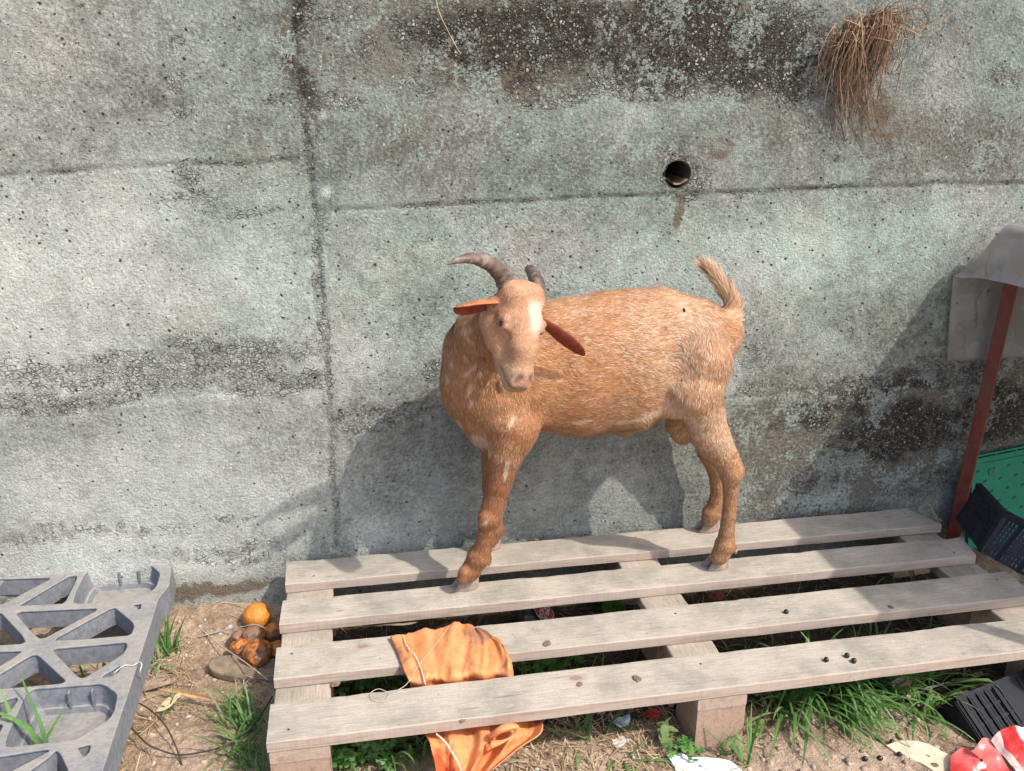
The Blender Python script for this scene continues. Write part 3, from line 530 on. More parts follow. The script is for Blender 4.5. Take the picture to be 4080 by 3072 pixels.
for j in range(nv + 1):
    for i in range(nu + 1):
        u = i / nu; vv = j / nv; um = u ** 1.6
        if vv < .3:      # part hanging down behind the rear leg
            f = vv / .3; x = 1.452 + um * 1.1 + .020 * (1 - f) * (1 - u); y = .021 + .002 * math.sin(u * 24 + f * 2); zt = .548 + .035 * ss1(um, 0, .10); z = .352 + (zt - .352) * f
        else:            # lying over the table top towards the camera, its left edge drooping
            f = (vv - .3) / .7; f = f ** 1.7; x = 1.452 + .012 * ss1(f, 0, .15) + .012 * f + um * 1.1; y = .021 - f * .82
            z = .548 + .012 * ss1(f, 0, .1) + (.035 + .072 * ss1(f, .0, .085)) * ss1(um, -.002, .045 - .008 * f)
            z += .0022 * math.sin(x * 60 + y * 30) * (1 - f); 
            if um > .055 and f > .1: z = max(z, .6475)
        V.append((x, y, float(z)))
for j in range(nv):
    for i in range(nu): a = j * (nu + 1) + i; Fc.append((a, a + 1, a + nu + 2, a + nu + 1))
sh = mobj('plastic_sheet', mesh('plastic_sheet', V, Fc), SHEET); tag(sh, 'milky rust spotted plastic sheet draped over the red steel table', 'plastic sheet')
md = sh.modifiers.new('thick', 'SOLIDIFY'); md.thickness = .0004
exec_order = 1
# ================================================================ CRATES
def bar(bm, p, q, wv, tv):
    """bar from p to q with full width vector wv and thickness vector tv"""
    p, q, wv, tv = map(Vector, (p, q, wv, tv)); vs = []
    for e in (p, q):
        for a, b in ((-.5, -.5), (.5, -.5), (.5, .5), (-.5, .5)): vs.append(bm.verts.new(e + wv * a + tv * b))
    for f in ((3, 2, 1, 0), (4, 5, 6, 7), (0, 1, 5, 4), (1, 2, 6, 5), (2, 3, 7, 6), (3, 0, 4, 7)): bm.faces.new([vs[k] for k in f])
def slat_panel(name, O, u, v, mat, parent, bands=3, slots=22, th=.0022, rim=.008, solid=(), mid=True, gap=.45):
    """rectangular moulded panel: rims, cross ribs and rows of upright slots cut through"""
    O, u, v = map(Vector, (O, u, v)); n = u.cross(v).normalized(); bm = bmesh.new(); U = u.length; Vl = v.length; ud = u.normalized(); vd = v.normalized()
    for s_ in (0, 1): bar(bm, O + vd * (rim / 2 + s_ * (Vl - rim)), O + vd * (rim / 2 + s_ * (Vl - rim)) + u, vd * rim, n * th * 2.6)
    for s_ in (0, 1): bar(bm, O + ud * (rim / 2 + s_ * (U - rim)) + vd * rim, O + ud * (rim / 2 + s_ * (U - rim)) + v - vd * rim, ud * rim, n * th * 2.2)
    hh = (Vl - 2 * rim) / bands
    for b in range(1, bands): c0 = O + vd * (rim + hh * b); bar(bm, c0 + ud * rim, c0 + u - ud * rim, vd * .0045, n * th * 1.9)
    pitch_ = (U - 2 * rim) / slots
    for b in range(bands):
        for k in range(slots + 1):
            f = k / slots
            ws = pitch_ * (1 - gap) if not any(a <= f <= c_ for a, c_ in solid) else pitch_ * 1.02
            c0 = O + ud * (rim + pitch_ * k) + vd * (rim + hh * b); bar(bm, c0, c0 + vd * hh, ud * ws, n * th * (1 if k % 6 else 2.2))
    return mobj(name, bm_mesh(name, bm), mat, parent, smooth=False)
BLK = simple('black_crate_plastic', (.010, .012, .022), .42, .4, 120, .0004, .35, dirt=(.045, .045, .048), dirt_amt=.35)
GRN = simple('green_crate_plastic', (.002, .19, .095), .55, .15, 50, .0003, .25, dirt=(.01, .13, .08), dirt_amt=.3)
c1 = empty('crate', (1.47, -.2, 0)); tag(c1, 'black slatted plastic crate tipped against the right end of the wooden pallet', 'crate')
A_ = Vector((1.4523, -.21, -.0005)); B_ = Vector((1.5041, -.06, -.0067)); E_ = Vector((1.4984, -.21, .0791)); F_ = Vector((1.5334, -.06, .086)); C_ = Vector((1.4871, -.30, -.0234)); G_ = Vector((1.452, -.30, .1132))
u1 = B_ - A_; v1 = Vector((.040, 0, .084)); slat_panel('end_wall', A_, u1, v1, BLK, c1, 4, 26, rim=.006, gap=.35)
u2 = Vector((.075, -.16, -.028)); v2 = Vector((.047, .0, .079)); slat_panel('base_panel', A_, u2 * 1.5, v2, BLK, c1, 8, 34, rim=.006, gap=.3)
nn = u1.cross(v1).normalized() * -.045
bm = bmesh.new(); bar(bm, A_ + v1, B_ + v1, (0, 0, .010), (.014, 0, 0)); bar(bm, A_ + v1 + Vector((0, 0, .003)), A_ + u2 * 1.5 + v2 + Vector((0, 0, .003)), (0, 0, .010), (.014, 0, 0)); bar(bm, A_ - Vector((0, 0, .0)), A_ + v1, (.010, -.004, 0), (0, .010, 0)); mobj('rim', bm_mesh('rim', bm), BLK, c1, smooth=False)
for k in range(4):
    bm = bmesh.new(); s_ = .12 + .17 * k; bar(bm, A_ + u2 * s_ * 1.5 + Vector((-.002, -.003, .001)), A_ + u2 * s_ * 1.5 + v2 + Vector((-.002, -.003, .001)), (.003, 0, 0), (0, .005, 0)); mobj('rib', bm_mesh('rib', bm), BLK, c1, smooth=False)
g1 = empty('crate', (1.7, 0, -.02)); tag(g1, 'green folded plastic crate standing upright against the wall behind the black crate', 'crate')
gO = Vector((1.560, -.045, -.10)); gu = Vector((.46, .012, .050)); gv = Vector((.022, .062, .205)); gn = gu.cross(gv).normalized()
bm = bmesh.new(); bar(bm, gO + gv * .5, gO + gv * .5 + gu, gv, gn * .003)
mobj('panel', bm_mesh('panel', bm), GRN, g1, smooth=False)
DKG = simple('slot_shadow_green', (.004, .05, .03), .6)
bm = bmesh.new(); bar(bm, gO + gv * 1.03, gO + gv * 1.03 + gu, gv * .02, gn * .012); bar(bm, gO + gv * 1.005 - gn * .030 + Vector((0, 0, .006)), gO + gv * 1.005 - gn * .030 + gu + Vector((0, 0, .006)), gv * .03, gn * .006); bar(bm, gO + gv * .985 - gn * .012, gO + gv * .985 - gn * .012 + gu, gv * .02, gn * .03)
bar(bm, gO + gu * .006, gO + gu * .006 + gv, gu * .016, gn * .012)
for k in range(9): c0 = gO + gv * .985 + gu * (.02 + k * .115) - gn * .012; bar(bm, c0, c0 + gv * .05, gu * .008, gn * .030)
for k in range(40): c0 = gO + gv * .93 + gu * (.07 + k * .011) + gn * .002; bar(bm, c0, c0 + gv * .012, gu * .003, gn * .003)
bar(bm, gO + gv * .93, gO + gv * .93 + gu, gv * .012, gn * .005)
mobj('rim', bm_mesh('rim', bm), GRN, g1, smooth=False)
for a in range(12):
    for b in range(7):
        if (a + b) % 2: continue
        bm = bmesh.new(); c0 = gO + gu * (.035 + a * .045) + gv * (.10 + b * .125) + gn * .0018; bar(bm, c0 - gu * .009, c0 + gu * .009 + gv * .01, gv * .022, gn * .0012)
        mobj('slot', bm_mesh('slot', bm), DKG, g1, smooth=False)
bm = bmesh.new(); c0 = gO + gu * .115 + gv * .82 + gn * .002; q = gn.to_track_quat('Z', 'Y').to_matrix().to_4x4()
bmesh.ops.create_cone(bm, cap_ends=True, segments=24, radius1=.009, radius2=.009, depth=.003, matrix=Matrix.Translation(c0) @ q); mobj('boss', bm_mesh('boss', bm), simple('boss_green', (.006, .11, .06), .5), g1, smooth=False)
BLK = simple('navy_crate_plastic', (.006, .008, .014), .5, .3, 120, .0003, .18, dirt=(.02, .02, .024), dirt_amt=.2)
c3 = empty('crate', (1.3, -.55, GZ)); tag(c3, 'black slotted plastic crate lying on the soil beside the red and white bags', 'crate')
O3 = Vector((1.184, -.600, GZ + .002)); e1 = Vector((.335, .085, .006)); e2 = Vector((-.020, .062, .046))
n3 = e1.cross(e2).normalized()
slat_panel('side_wall', O3, e1, e2, BLK, c3, 3, 40, rim=.006, solid=((.30, 1.0), (.0, .04), (.10, .13), (.2, .22)), gap=.32)
bm = bmesh.new(); bar(bm, O3 + e2 * .5 - n3 * .09, O3 + e2 * .5 + n3 * 0, e2, e1.normalized() * .004); mobj('end_wall', bm_mesh('end_wall', bm), BLK, c3, smooth=False)
for k in range(5):
    bm = bmesh.new(); bar(bm, O3 + e1 * (.02 + .06 * k) + n3 * .002, O3 + e1 * (.02 + .06 * k) + e2 + n3 * .002, e1.normalized() * .0025, n3 * .006); mobj('rib', bm_mesh('rib', bm), BLK, c3, smooth=False)
bm = bmesh.new(); bar(bm, O3 + e2 * 1.0, O3 + e1 + e2 * 1.0, e2.normalized() * .006, n3 * .014); bar(bm, O3, O3 + e1, e2.normalized() * .006, n3 * .012); mobj('rim', bm_mesh('rim', bm), BLK, c3, smooth=False)
bm = bmesh.new(); bar(bm, O3 + e1 * .5 + e2 - n3 * .085, O3 + e1 * .5 + e2, e1, e2.normalized() * .003); mobj('top_wall', bm_mesh('top_wall', bm), BLK, c3, smooth=False)

# ================================================================ ORANGE CLOTH
def cloth_mat(name, c0, c1_, stain, wale=900):
    N = NM(name, .85, .1); o = N.obj(); n1 = N.noise(o, 11, 4, .6, .3); n2 = N.noise(o, 40, 4, .65); n3 = N.noise(o, 300, 2)
    c = N.mix(N.ramp(n2, .3, .7), c0, c1_); c = N.mix(N.math('MULTIPLY', N.ramp(N.math('ADD', N.math('MULTIPLY', n1, .75), N.math('MULTIPLY', n2, .3)), .56, .66), .75), c, stain)
    c = N.mix(N.ramp(N.noise(N.map(o, (1, 1, 1), (4, 1, 0)), 9, 3), .60, .68, 0, .75), c, (.62, .06, .012))
    v = N.vor(o, 75); vc = N.sep(v[1]); c = N.mix(N.math('MULTIPLY', N.math('MULTIPLY', N.ramp(v[0], .12, .06), N.ramp(vc[0], .75, .78)), .7), c, (.08, .04, .02))
    c = N.mulc(c, N.ramp(n3, .3, .7, .93, 1.07)); N.base(c); N.nrm(N.bump(N.math('ADD', N.math('MULTIPLY', n3, .25), n2), .0012))
    tl = N.n('BsdfTranslucent'); N.set(tl.inputs[0], c); mx = N.n('MixShader'); mx.inputs[0].default_value = .3; N.t.links.new(N.b.outputs[0], mx.inputs[1]); N.t.links.new(tl.outputs[0], mx.inputs[2]); N.t.links.new(mx.outputs[0], N.t.nodes['Material Output'].inputs[0]); return N.m
CL = cloth_mat('orange_cotton', (.80, .315, .115), (.86, .41, .19), (.32, .17, .12))
# rows run left to right; each row is a list of points, the cloth passes from row to row over board three, under board four and out in front
rowsC = [
 [(0.1958,-0.3079,0.004), (0.2268,-0.298,0.004), (0.2601,-0.2982,0.006), (0.2983,-0.2935,0.008), (0.3303,-0.2948,0.01), (0.3443,-0.3104,0.012), (0.3496,-0.32,0.014), (0.3529,-0.3146,0.008), (0.3543,-0.3105,0.004)],
 [(0.2056,-0.3517,0.004), (0.2333,-0.3583,0.01), (0.2637,-0.3487,0.006), (0.2941,-0.3545,0.012), (0.3275,-0.3479,0.007), (0.3483,-0.3574,0.014), (0.3678,-0.3538,0.01), (0.38,-0.3698,0.014), (0.3842,-0.3645,0.004)],
 [(0.2135,-0.4029,0.003), (0.2386,-0.4119,0.011), (0.2664,-0.4037,0.005), (0.2931,-0.4116,0.012), (0.3217,-0.4035,0.006), (0.3443,-0.4119,0.013), (0.368,-0.4028,0.007), (0.3851,-0.4154,0.014), (0.3954,-0.4073,0.003)],
 [(0.22,-0.4307,0.001), (0.2418,-0.4376,0.007), (0.2673,-0.4332,0.003), (0.2922,-0.4394,0.008), (0.3191,-0.434,0.004), (0.3413,-0.4422,0.01), (0.3659,-0.435,0.005), (0.3852,-0.4415,0.011), (0.395,-0.4313,0.003)],
 [(0.2254,-0.4155,-0.03), (0.2454,-0.432,-0.018), (0.2717,-0.4215,-0.028), (0.2952,-0.4363,-0.016), (0.3233,-0.4235,-0.026), (0.3449,-0.438,-0.015), (0.3704,-0.4271,-0.024), (0.3868,-0.442,-0.012), (0.3983,-0.4312,-0.02)],
 [(0.229,-0.47,-0.0296), (0.2508,-0.46,-0.0372), (0.2738,-0.475,-0.0247), (0.2997,-0.46,-0.0368), (0.3224,-0.475,-0.0243), (0.3477,-0.46,-0.0363), (0.37,-0.475,-0.0237), (0.3962,-0.46,-0.0357), (0.4109,-0.465,-0.0319)],
 [(0.2374,-0.5,-0.0404), (0.2604,-0.49,-0.0496), (0.2836,-0.505,-0.0377), (0.3094,-0.49,-0.0505), (0.3316,-0.505,-0.0385), (0.3567,-0.49,-0.0511), (0.3776,-0.51,-0.033), (0.4077,-0.49,-0.0503), (0.4273,-0.5,-0.0449)],
 [(0.244,-0.535,-0.033), (0.2634,-0.518,-0.0507), (0.2845,-0.535,-0.0384), (0.3083,-0.52,-0.0541), (0.3278,-0.54,-0.0398), (0.3526,-0.515,-0.0615), (0.3712,-0.545,-0.0332), (0.4032,-0.52,-0.0503), (0.4263,-0.525,-0.0359)],
 [(0.2463,-0.555,-0.0371), (0.2644,-0.535,-0.0595), (0.2819,-0.555,-0.0463), (0.3025,-0.54,-0.0647), (0.3174,-0.56,-0.051), (0.3388,-0.535,-0.073), (0.3568,-0.56,-0.0448), (0.3912,-0.535,-0.0557), (0.4159,-0.545,-0.0346)],
 [(0.2485,-0.575,-0.0407), (0.2643,-0.555,-0.0649), (0.278,-0.575,-0.0525), (0.294,-0.56,-0.0705), (0.3044,-0.58,-0.0557), (0.3216,-0.56,-0.075), (0.3375,-0.58,-0.047), (0.3642,-0.56,-0.0531), (0.3793,-0.565,-0.0368)],
 [(0.2492,-0.6,-0.0527), (0.2609,-0.585,-0.0722), (0.2692,-0.6,-0.063), (0.2806,-0.585,-0.0827), (0.2874,-0.6,-0.0714), (0.2971,-0.59,-0.0807), (0.3072,-0.6,-0.0641), (0.3215,-0.59,-0.0617), (0.3316,-0.59,-0.051)],
]
G = np.array([spline(r_, 60) for r_ in rowsC]); G = np.stack([spline(G[:, i], 110) for i in range(60)], 1)
uu_, vv_ = np.meshgrid(np.linspace(0, 1, 60), np.linspace(0, 1, 110)); wr = (fbm2(uu_ * 13 + vv_ * 1.5, vv_ * 5, 3, 14) - .5) * .011 + (fbm2(uu_ * 30, vv_ * 12, 2, 15) - .5) * .003 + .0022 * np.sin(uu_ * 34 + vv_ * 5) + .007 * (1 - np.abs(2 * fbm2(uu_ * 9 + vv_ * 2, vv_ * 2.2, 2, 44) - 1)) ** 6
G[:, :, 2] += wr * np.where(vv_ < .45, 1, .6); G[:, :, 1] -= wr * np.where(vv_ < .45, .1, 1.2)
onb = (G[:, :, 1] > -.384) & (G[:, :, 1] < -.29); G[:, :, 2] = np.where(onb, np.maximum(G[:, :, 2], .0022), G[:, :, 2])
V = G.reshape(-1, 3); idx = np.arange(len(V)).reshape(110, 60); Fq = np.c_[idx[:-1, :-1].ravel(), idx[:-1, 1:].ravel(), idx[1:, 1:].ravel(), idx[1:, :-1].ravel()]
cl = empty('orange_cloth', (0.2971,-0.3754,0)); tag(cl, 'crumpled orange cloth with dark stains hanging over a deck board of the wooden pallet', 'cloth')
body_c = mobj('fabric', fast_mesh('fabric', V, Fq), CL, cl); md = body_c.modifiers.new('t', 'SOLIDIFY'); md.thickness = .0012; md.offset = 0
# fold of loose cloth at the lower right
V, Fc = tube_arrays(spline([(0.3388,-0.545,-0.03), (0.3558,-0.553,-0.0099), (0.3783,-0.55,-0.0122), (0.3721,-0.556,-0.0221), (0.3541,-0.563,-0.0257), (0.3379,-0.56,-0.0311)], 30), [.006 + .004 * math.sin(i * .25) for i in range(30)], 10, True, flat=.6)
mobj('fold', mesh('fold', V, Fc), CL, cl)
WHT = simple('seam_white', (.62, .50, .38), .9, .3, 200)
V, Fc = tube_arrays(spline([(0.2178,-0.3135,0.01), (0.2235,-0.3515,0.013), (0.2349,-0.3811,0.014), (0.2405,-0.4087,0.013), (0.244,-0.4397,0.012), (0.2461,-0.4355,-0.008)], 40), .0018, 6, True, flat=.3); mobj('seam', mesh('seam', V, Fc), WHT, cl)
V, Fc = tube_arrays(spline([(0.2536,-0.545,-0.0109), (0.2662,-0.56,-0.0165), (0.2804,-0.575,-0.037), (0.2858,-0.605,-0.0385)], 30), .0016, 6, True, flat=.3); mobj('seam', mesh('seam', V, Fc), WHT, cl)
V, Fc = tube_arrays(spline([(0.3011,-0.3072,0.016), (0.2711,-0.3589,0.018), (0.2364,-0.412,0.016), (0.2157,-0.4412,0.006), (0.1901,-0.4539,0.004), (0.1705,-0.4423,0.004), (0.1568,-0.4502,0.003), (0.1607,-0.4668,0.003), (0.1781,-0.4722,0.003), (0.1878,-0.4547,0.004)], 80), .0005, 5)
tw = mobj('string', mesh('string', V, Fc), simple('twine', (.55, .47, .35), .9)); tag(tw, 'pale string trailing off the orange cloth onto the front board', 'string')

# ================================================================ ORANGES
def fruit_mat(name, c0, c1_, rot, amt):
    N = NM(name, .5, .4); o = N.obj(); n1 = N.noise(o, 22, 4, .65); n2 = N.noise(o, 90, 4, .7)
    c = N.mix(N.ramp(n2, .3, .7), c0, c1_); c = N.mix(N.math('MULTIPLY', N.ramp(N.math('ADD', N.math('MULTIPLY', n1, .7), N.math('MULTIPLY', n2, .3)), amt, amt + .12), .92), c, rot)
    N.base(c); N.nrm(N.bump(N.math('ADD', n2, n1), .0018)); return N.m
F1 = fruit_mat('bright_orange_peel', (.50, .18, .022), (.58, .24, .035), (.22, .10, .03), .60)
F2 = fruit_mat('rotting_peel', (.50, .17, .03), (.42, .12, .02), (.12, .06, .035), .44)
F3 = fruit_mat('brown_mouldy_peel', (.26, .14, .08), (.18, .10, .06), (.085, .075, .06), .5)
def fruit(c, r, mat, label, seed, sq=.9, dent=.1):
    bm = bmesh.new(); bmesh.ops.create_icosphere(bm, subdivisions=5, radius=r)
    co = np.array([v.co[:] for v in bm.verts]); d = co / r
    dd = np.ones(len(co)) * 1.0 + (fbm3(d * 2 + seed, 3, seed) - .5) * dent * 2 - dent * 1.2 * np.exp(-((d - np.array([.3, -.8, .5]) / 1) ** 2).sum(1) / .12) * (dent > .12)
    nvl = np.array([-.35, -.75, .55]); nvl = nvl / np.linalg.norm(nvl); dd -= .05 * np.exp(-((d - nvl) ** 2).sum(1) / .01)
    for v, k in zip(bm.verts, dd): v.co *= k; v.co.z *= sq
    o = mobj('orange', bm_mesh('orange', bm), mat); o.location = c; tag(o, label, 'orange', 'oranges rotting on the soil')
fruit((-0.0668,-0.0379,-0.098), .0285, F1, 'largest bright orange with a dark navel, topmost of the fruit heap', 1, .95, .05)
fruit((-0.0561,-0.1538,-0.105), .0285, F2, 'half brown rotten orange at the front of the fruit heap', 2, .9, .14)
fruit((-0.0907,-0.1258,-0.11), .0200, F2, 'small wrinkled orange at the left of the fruit heap', 3, .85, .2)
fruit((-0.096,-0.0908,-0.108), .0190, F3, 'grey brown shrivelled fruit behind the small wrinkled orange', 4, .75, .2)
fruit((-0.0697,-0.1013,-0.104), .0225, F3, 'mouldy grey brown fruit with a pale spot in the middle of the heap', 5, .9, .16)
fruit((-0.0326,-0.0804,-0.112), .0210, F2, 'brown orange behind the heap against the pallet edge', 6, .85, .16)
fruit((-0.0193,-0.1416,-0.112), .0200, F2, 'dark orange half hidden by the pallet at the right of the heap', 8, .85, .16)
# worn shoe sole under the heap
so = []
for k in range(60):
    a = 2 * math.pi * k / 60; ww = .034 * (1 + .18 * math.cos(2 * a)) ; so.append((.098 * math.cos(a), ww * math.sin(a)))
V = []; Fc = []; ns = 60
lev = [(-.010, 1.0), (.003, 1.0), (.009, .985), (.010, .95), (.0065, .86), (.005, .6), (.0045, .02)]
for z_, s_ in lev:
    for x, y in so: V.append((x * s_, y * s_, z_ + .004 * (x / .09) ** 2))
for r_ in range(len(lev) - 1):
    for i in range(ns): Fc.append((r_ * ns + i, r_ * ns + (i + 1) % ns, (r_ + 1) * ns + (i + 1) % ns, (r_ + 1) * ns + i))
so_ = mobj('shoe_sole', mesh('shoe_sole', V, Fc), simple('muddy_rubber', (.20, .155, .11), .95, .35, 60, .002, dirt=(.14, .105, .08))); so_.location = (-0.0523,-0.1793,-0.127); so_.scale = (1, 1, .7); so_.rotation_euler = (R(7), R(3), R(-14)); tag(so_, 'flat mud coated shoe sole lying under the rotten fruit', 'shoe sole')

# ================================================================ SMALL THINGS
PEL = simple('goat_dropping', (.012, .011, .012), .35, .4, 200, .0006, .5)
def pellet(c, seed, lab):
    bm = bmesh.new(); bmesh.ops.create_icosphere(bm, subdivisions=3, radius=.0045)
    co = np.array([v.co[:] for v in bm.verts]) / .0045; k = 1 + (fbm3(co * 1.6 + seed, 2, seed) - .5) * .25 + .12 * np.maximum(co[:, 0], 0) ** 4
    for v, q in zip(bm.verts, k): v.co *= q; v.co.x *= 1.12
    o = mobj('dropping', bm_mesh('dropping', bm), PEL); o.location = Vector(c) + Vector((0, 0, .0040)); o.rotation_euler = (seed, seed * .7, seed * 1.9); tag(o, lab, 'dropping', 'goat droppings')
pellet((0.9313,-0.3527,0), 1, 'single black dropping on the third deck board')
pellet((0.9303,-0.4991,0), 2, 'black dropping on the front board, leftmost of the three there')
pellet((0.9719,-0.4948,0), 3, 'black dropping on the front board, rearmost of the three there')
pellet((0.9761,-0.5098,0), 4, 'black dropping on the front board, rightmost of the three there')
for i, (x, y, l) in enumerate(((1926, 1606, 'black dropping on the soil between the grass and the pale stone'), (1942, 1634, 'black dropping on the soil touching the corner of the pale stone'), (1880, 1643, 'black dropping in the grass shadow, leftmost of those in front of the pallet'), (1908, 1642, 'black dropping in the grass shadow left of the pale stone'))):
    c = {0: (1.0292,-0.5707,-0.127), 1: (1.0235,-0.6005,-0.127), 2: (0.9614,-0.5991,-0.127), 3: (0.9864,-0.6025,-0.127)}[i]; pellet(c, 10 + i, l)
MUD = simple('dried_mud', (.17, .12, .085), .95, .35, 300, .0008)
def flake(c, r, seed, lab, flat=.35, mat=MUD, nm='mud_flake', cat='mud flake', grp='dried mud flakes on the boards'):
    bm = bmesh.new(); bmesh.ops.create_icosphere(bm, subdivisions=3, radius=r); co = np.array([v.co[:] for v in bm.verts]) / r; k = 1 + (fbm3(co * 2.2 + seed, 3, seed) - .5) * .9
    for v, q in zip(bm.verts, k): v.co *= q; v.co.z *= flat; v.co.x *= 1.35
    o = mobj(nm, bm_mesh(nm, bm), mat, smooth=False); o.location = Vector(c) + Vector((0, 0, r * flat * .7)); o.rotation_euler = (0, 0, seed); tag(o, lab, cat, grp)
flake((0.4686,-0.367,0), .0062, 1, 'grey brown mud flake on the third board right of the orange cloth')
flake((0.595,-0.4874,-0), .0062, 2, 'grey brown mud flake on the front board above the middle block')
flake((0.2959,-0.5293,-0.004), .0050, 3, 'dark mud flake on the edge of the front board below the cloth')
flake((0.4971,-0.4844,0), .0045, 4, 'narrow twisted mud crumb on the front board left of its middle')
flake((1.1373,-0.3688,-0), .0045, 5, 'curled brown mud crumb at the front edge of the third board')
flake((0.5263,0.0023,0), .0036, 6, 'tiny dark mud crumb on the rear board beside the wall')
flake((0.0996,-0.3868,-0.02), .0065, 7, 'reddish brown mud flake on the left cross board', .2)
flake((0.6632,-0.4272,-0.02), .0040, 8, 'small dark mud crumb on the middle cross board')
PAP = simple('torn_white_paper', (.80, .80, .80), .8, .06, 60, .0004)
def crumple(name, outline3, mat, label, cat, amp=.006, seed=1, parent=None, th=.0006, res=26):
    """torn flat piece: a fan of rings from an outline, then crumpled"""
    P = np.array(outline3, float); P = spline(np.r_[P, P[:1]], 90)[:-1]; c = P.mean(0); V = []; nr = 16
    for k in range(nr + 1):
        for q in P: V.append(c + (q - c) * (k / nr))
    V = np.array(V); V[:, 2] += (fbm2(V[:, 0] * res, V[:, 1] * res, 3, seed) - .4) * amp * 2 + np.abs(vn2(V[:, 0] * res * 1.7, V[:, 1] * res * 1.7, seed + 1) - .5) * amp
    n = len(P); idx = np.arange((nr + 1) * n).reshape(nr + 1, n); nx_ = np.roll(idx, -1, 1)
    Fq = np.c_[idx[:-1].ravel(), nx_[:-1].ravel(), nx_[1:].ravel(), idx[1:].ravel()][n:]
    o = mobj(name, mesh(name, V, [tuple(f) for f in Fq]), mat, parent, smooth=False); m = o.modifiers.new('t', 'SOLIDIFY'); m.thickness = th
    if label: tag(o, label, cat)
    return o
crumple('torn_paper', [(0.6346,-0.5424,-0.118), (0.6586,-0.5426,-0.115), (0.6587,-0.5587,-0.112), (0.6918,-0.5604,-0.112), (0.7224,-0.5656,-0.116), (0.742,-0.5773,-0.12), (0.741,-0.6016,-0.124), (0.6728,-0.6094,-0.124), (0.6463,-0.5969,-0.122), (0.6395,-0.5622,-0.12)], PAP, 'torn white paper scrap on the soil in front of the middle block', 'paper', .005, 3)
crumple('torn_paper', [(0.5576,-0.4858,-0.122), (0.5781,-0.4804,-0.12), (0.5782,-0.4985,-0.12), (0.5596,-0.5062,-0.122)], simple('scrap_white', (.62, .58, .54), .8, .2, 80), 'small crushed white scrap on the straw left of the broad leaved weed', 'paper', .005, 4)
STN = simple('pale_stone', (.60, .50, .36), .9, .12, 40, .002)
crumple('flat_stone', [(1.0156,-0.5762,-0.124), (1.0461,-0.575,-0.12), (1.0793,-0.5899,-0.118), (1.0914,-0.6098,-0.118), (1.1113,-0.6304,-0.12), (1.1164,-0.6584,-0.122), (1.0681,-0.6559,-0.124), (1.0474,-0.6252,-0.124), (1.026,-0.6,-0.124)], STN, 'flat pale sandy stone slab lying beside the red plastic bag', 'stone', .002, 5, th=.010)
N = NM('red_striped_bag', .3, .5); o = N.obj(); n1 = N.noise(o, 8, 3, .5, .5); wv_ = N.n('TexWave'); N.set(wv_.inputs[0], o); wv_.inputs['Scale'].default_value = 9; wv_.inputs['Distortion'].default_value = 3.5; wv_.inputs['Detail'].default_value = 2
c = N.mix(N.ramp(wv_.outputs[1], .55, .62), (.62, .035, .03), (.55, .42, .38)); c = N.mix(N.ramp(n1, .55, .7, 0, .5), c, (.75, .22, .20)); N.base(c); N.nrm(N.bump(N.noise(o, 45, 4), .004)); BAG = N.m
crumple('plastic_bag', [(1.0932,-0.6328,-0.115), (1.1161,-0.6281,-0.1), (1.1216,-0.6444,-0.095), (1.1577,-0.6274,-0.09), (1.1628,-0.6464,-0.095), (1.1572,-0.6815,-0.1), (1.1589,-0.7064,-0.105), (1.0968,-0.7042,-0.115), (1.0661,-0.6792,-0.115)], simple('red_bag', (.66, .05, .045), .3, .3, 14, .003, .5, dirt=(.80, .30, .28), dirt_amt=.7), 'bright red crumpled plastic bag with a pointed tear at the corner of the photo', 'plastic bag', .010, 6, res=22)
crumple('plastic_bag', [(1.1604,-0.6358,-0.085), (1.1831,-0.6318,-0.075), (1.2174,-0.6416,-0.07), (1.2809,-0.6466,-0.08), (1.2411,-0.7166,-0.1), (1.1676,-0.7124,-0.11), (1.1608,-0.6822,-0.1), (1.163,-0.6571,-0.095)], BAG, 'red and milky white striped plastic bag below the black crate', 'plastic bag', .012, 7, res=20)
crumple('plastic_wrapper', [(1.1022,-0.4449,-0.11), (1.1278,-0.4436,-0.1), (1.156,-0.454,-0.1), (1.1503,-0.4746,-0.11), (1.1281,-0.485,-0.115), (1.1066,-0.4683,-0.115)], simple('red_white_wrapper', (.55, .04, .03), .35, .2, 18, .002, .5, dirt=(.70, .66, .62), dirt_amt=.95), 'red and white food wrapper in the grass under the front board', 'wrapper', .008, 8, res=40)
crumple('plastic_wrapper', [(1.0465,-0.4602,-0.115), (1.0631,-0.4591,-0.11), (1.0687,-0.4679,-0.11), (1.0532,-0.4718,-0.115)], simple('clear_wrapper', (.45, .48, .52), .3, .3, 60, .002, .5), 'small glassy wrapper under the front board left of the red wrapper', 'wrapper', .006, 9, res=50)
for i, (pt, lb, cl_) in enumerate(((((0.5824,-0.4523,-0.115)), 'blue white wrapper in the dark below the front board', (.35, .42, .50)), (((0.6355,-0.4559,-0.105)), 'dark red crumpled wrapper under the board left of the middle block', (.25, .03, .02)), (((0.892,-0.1322,-0.1)), 'dark red scrap in the slot right of the middle cross board', (.22, .04, .03)), (((1.3481,-0.2238,-0.11)), 'pale blue scrap in the straw between the second and third boards', (.4, .45, .5)))):
    p = Vector(pt); crumple('plastic_wrapper', [p + Vector((.018 * math.cos(a) * (1 + .3 * math.sin(3 * a + i)), .012 * math.sin(a), .004 * math.sin(2 * a))) for a in np.linspace(0, 5.6, 9)], simple('wrap_%s' % 'abcd'[i], cl_, .35, .4, 60, .002, .5), lb, 'wrapper', .006, 20 + i, res=50)
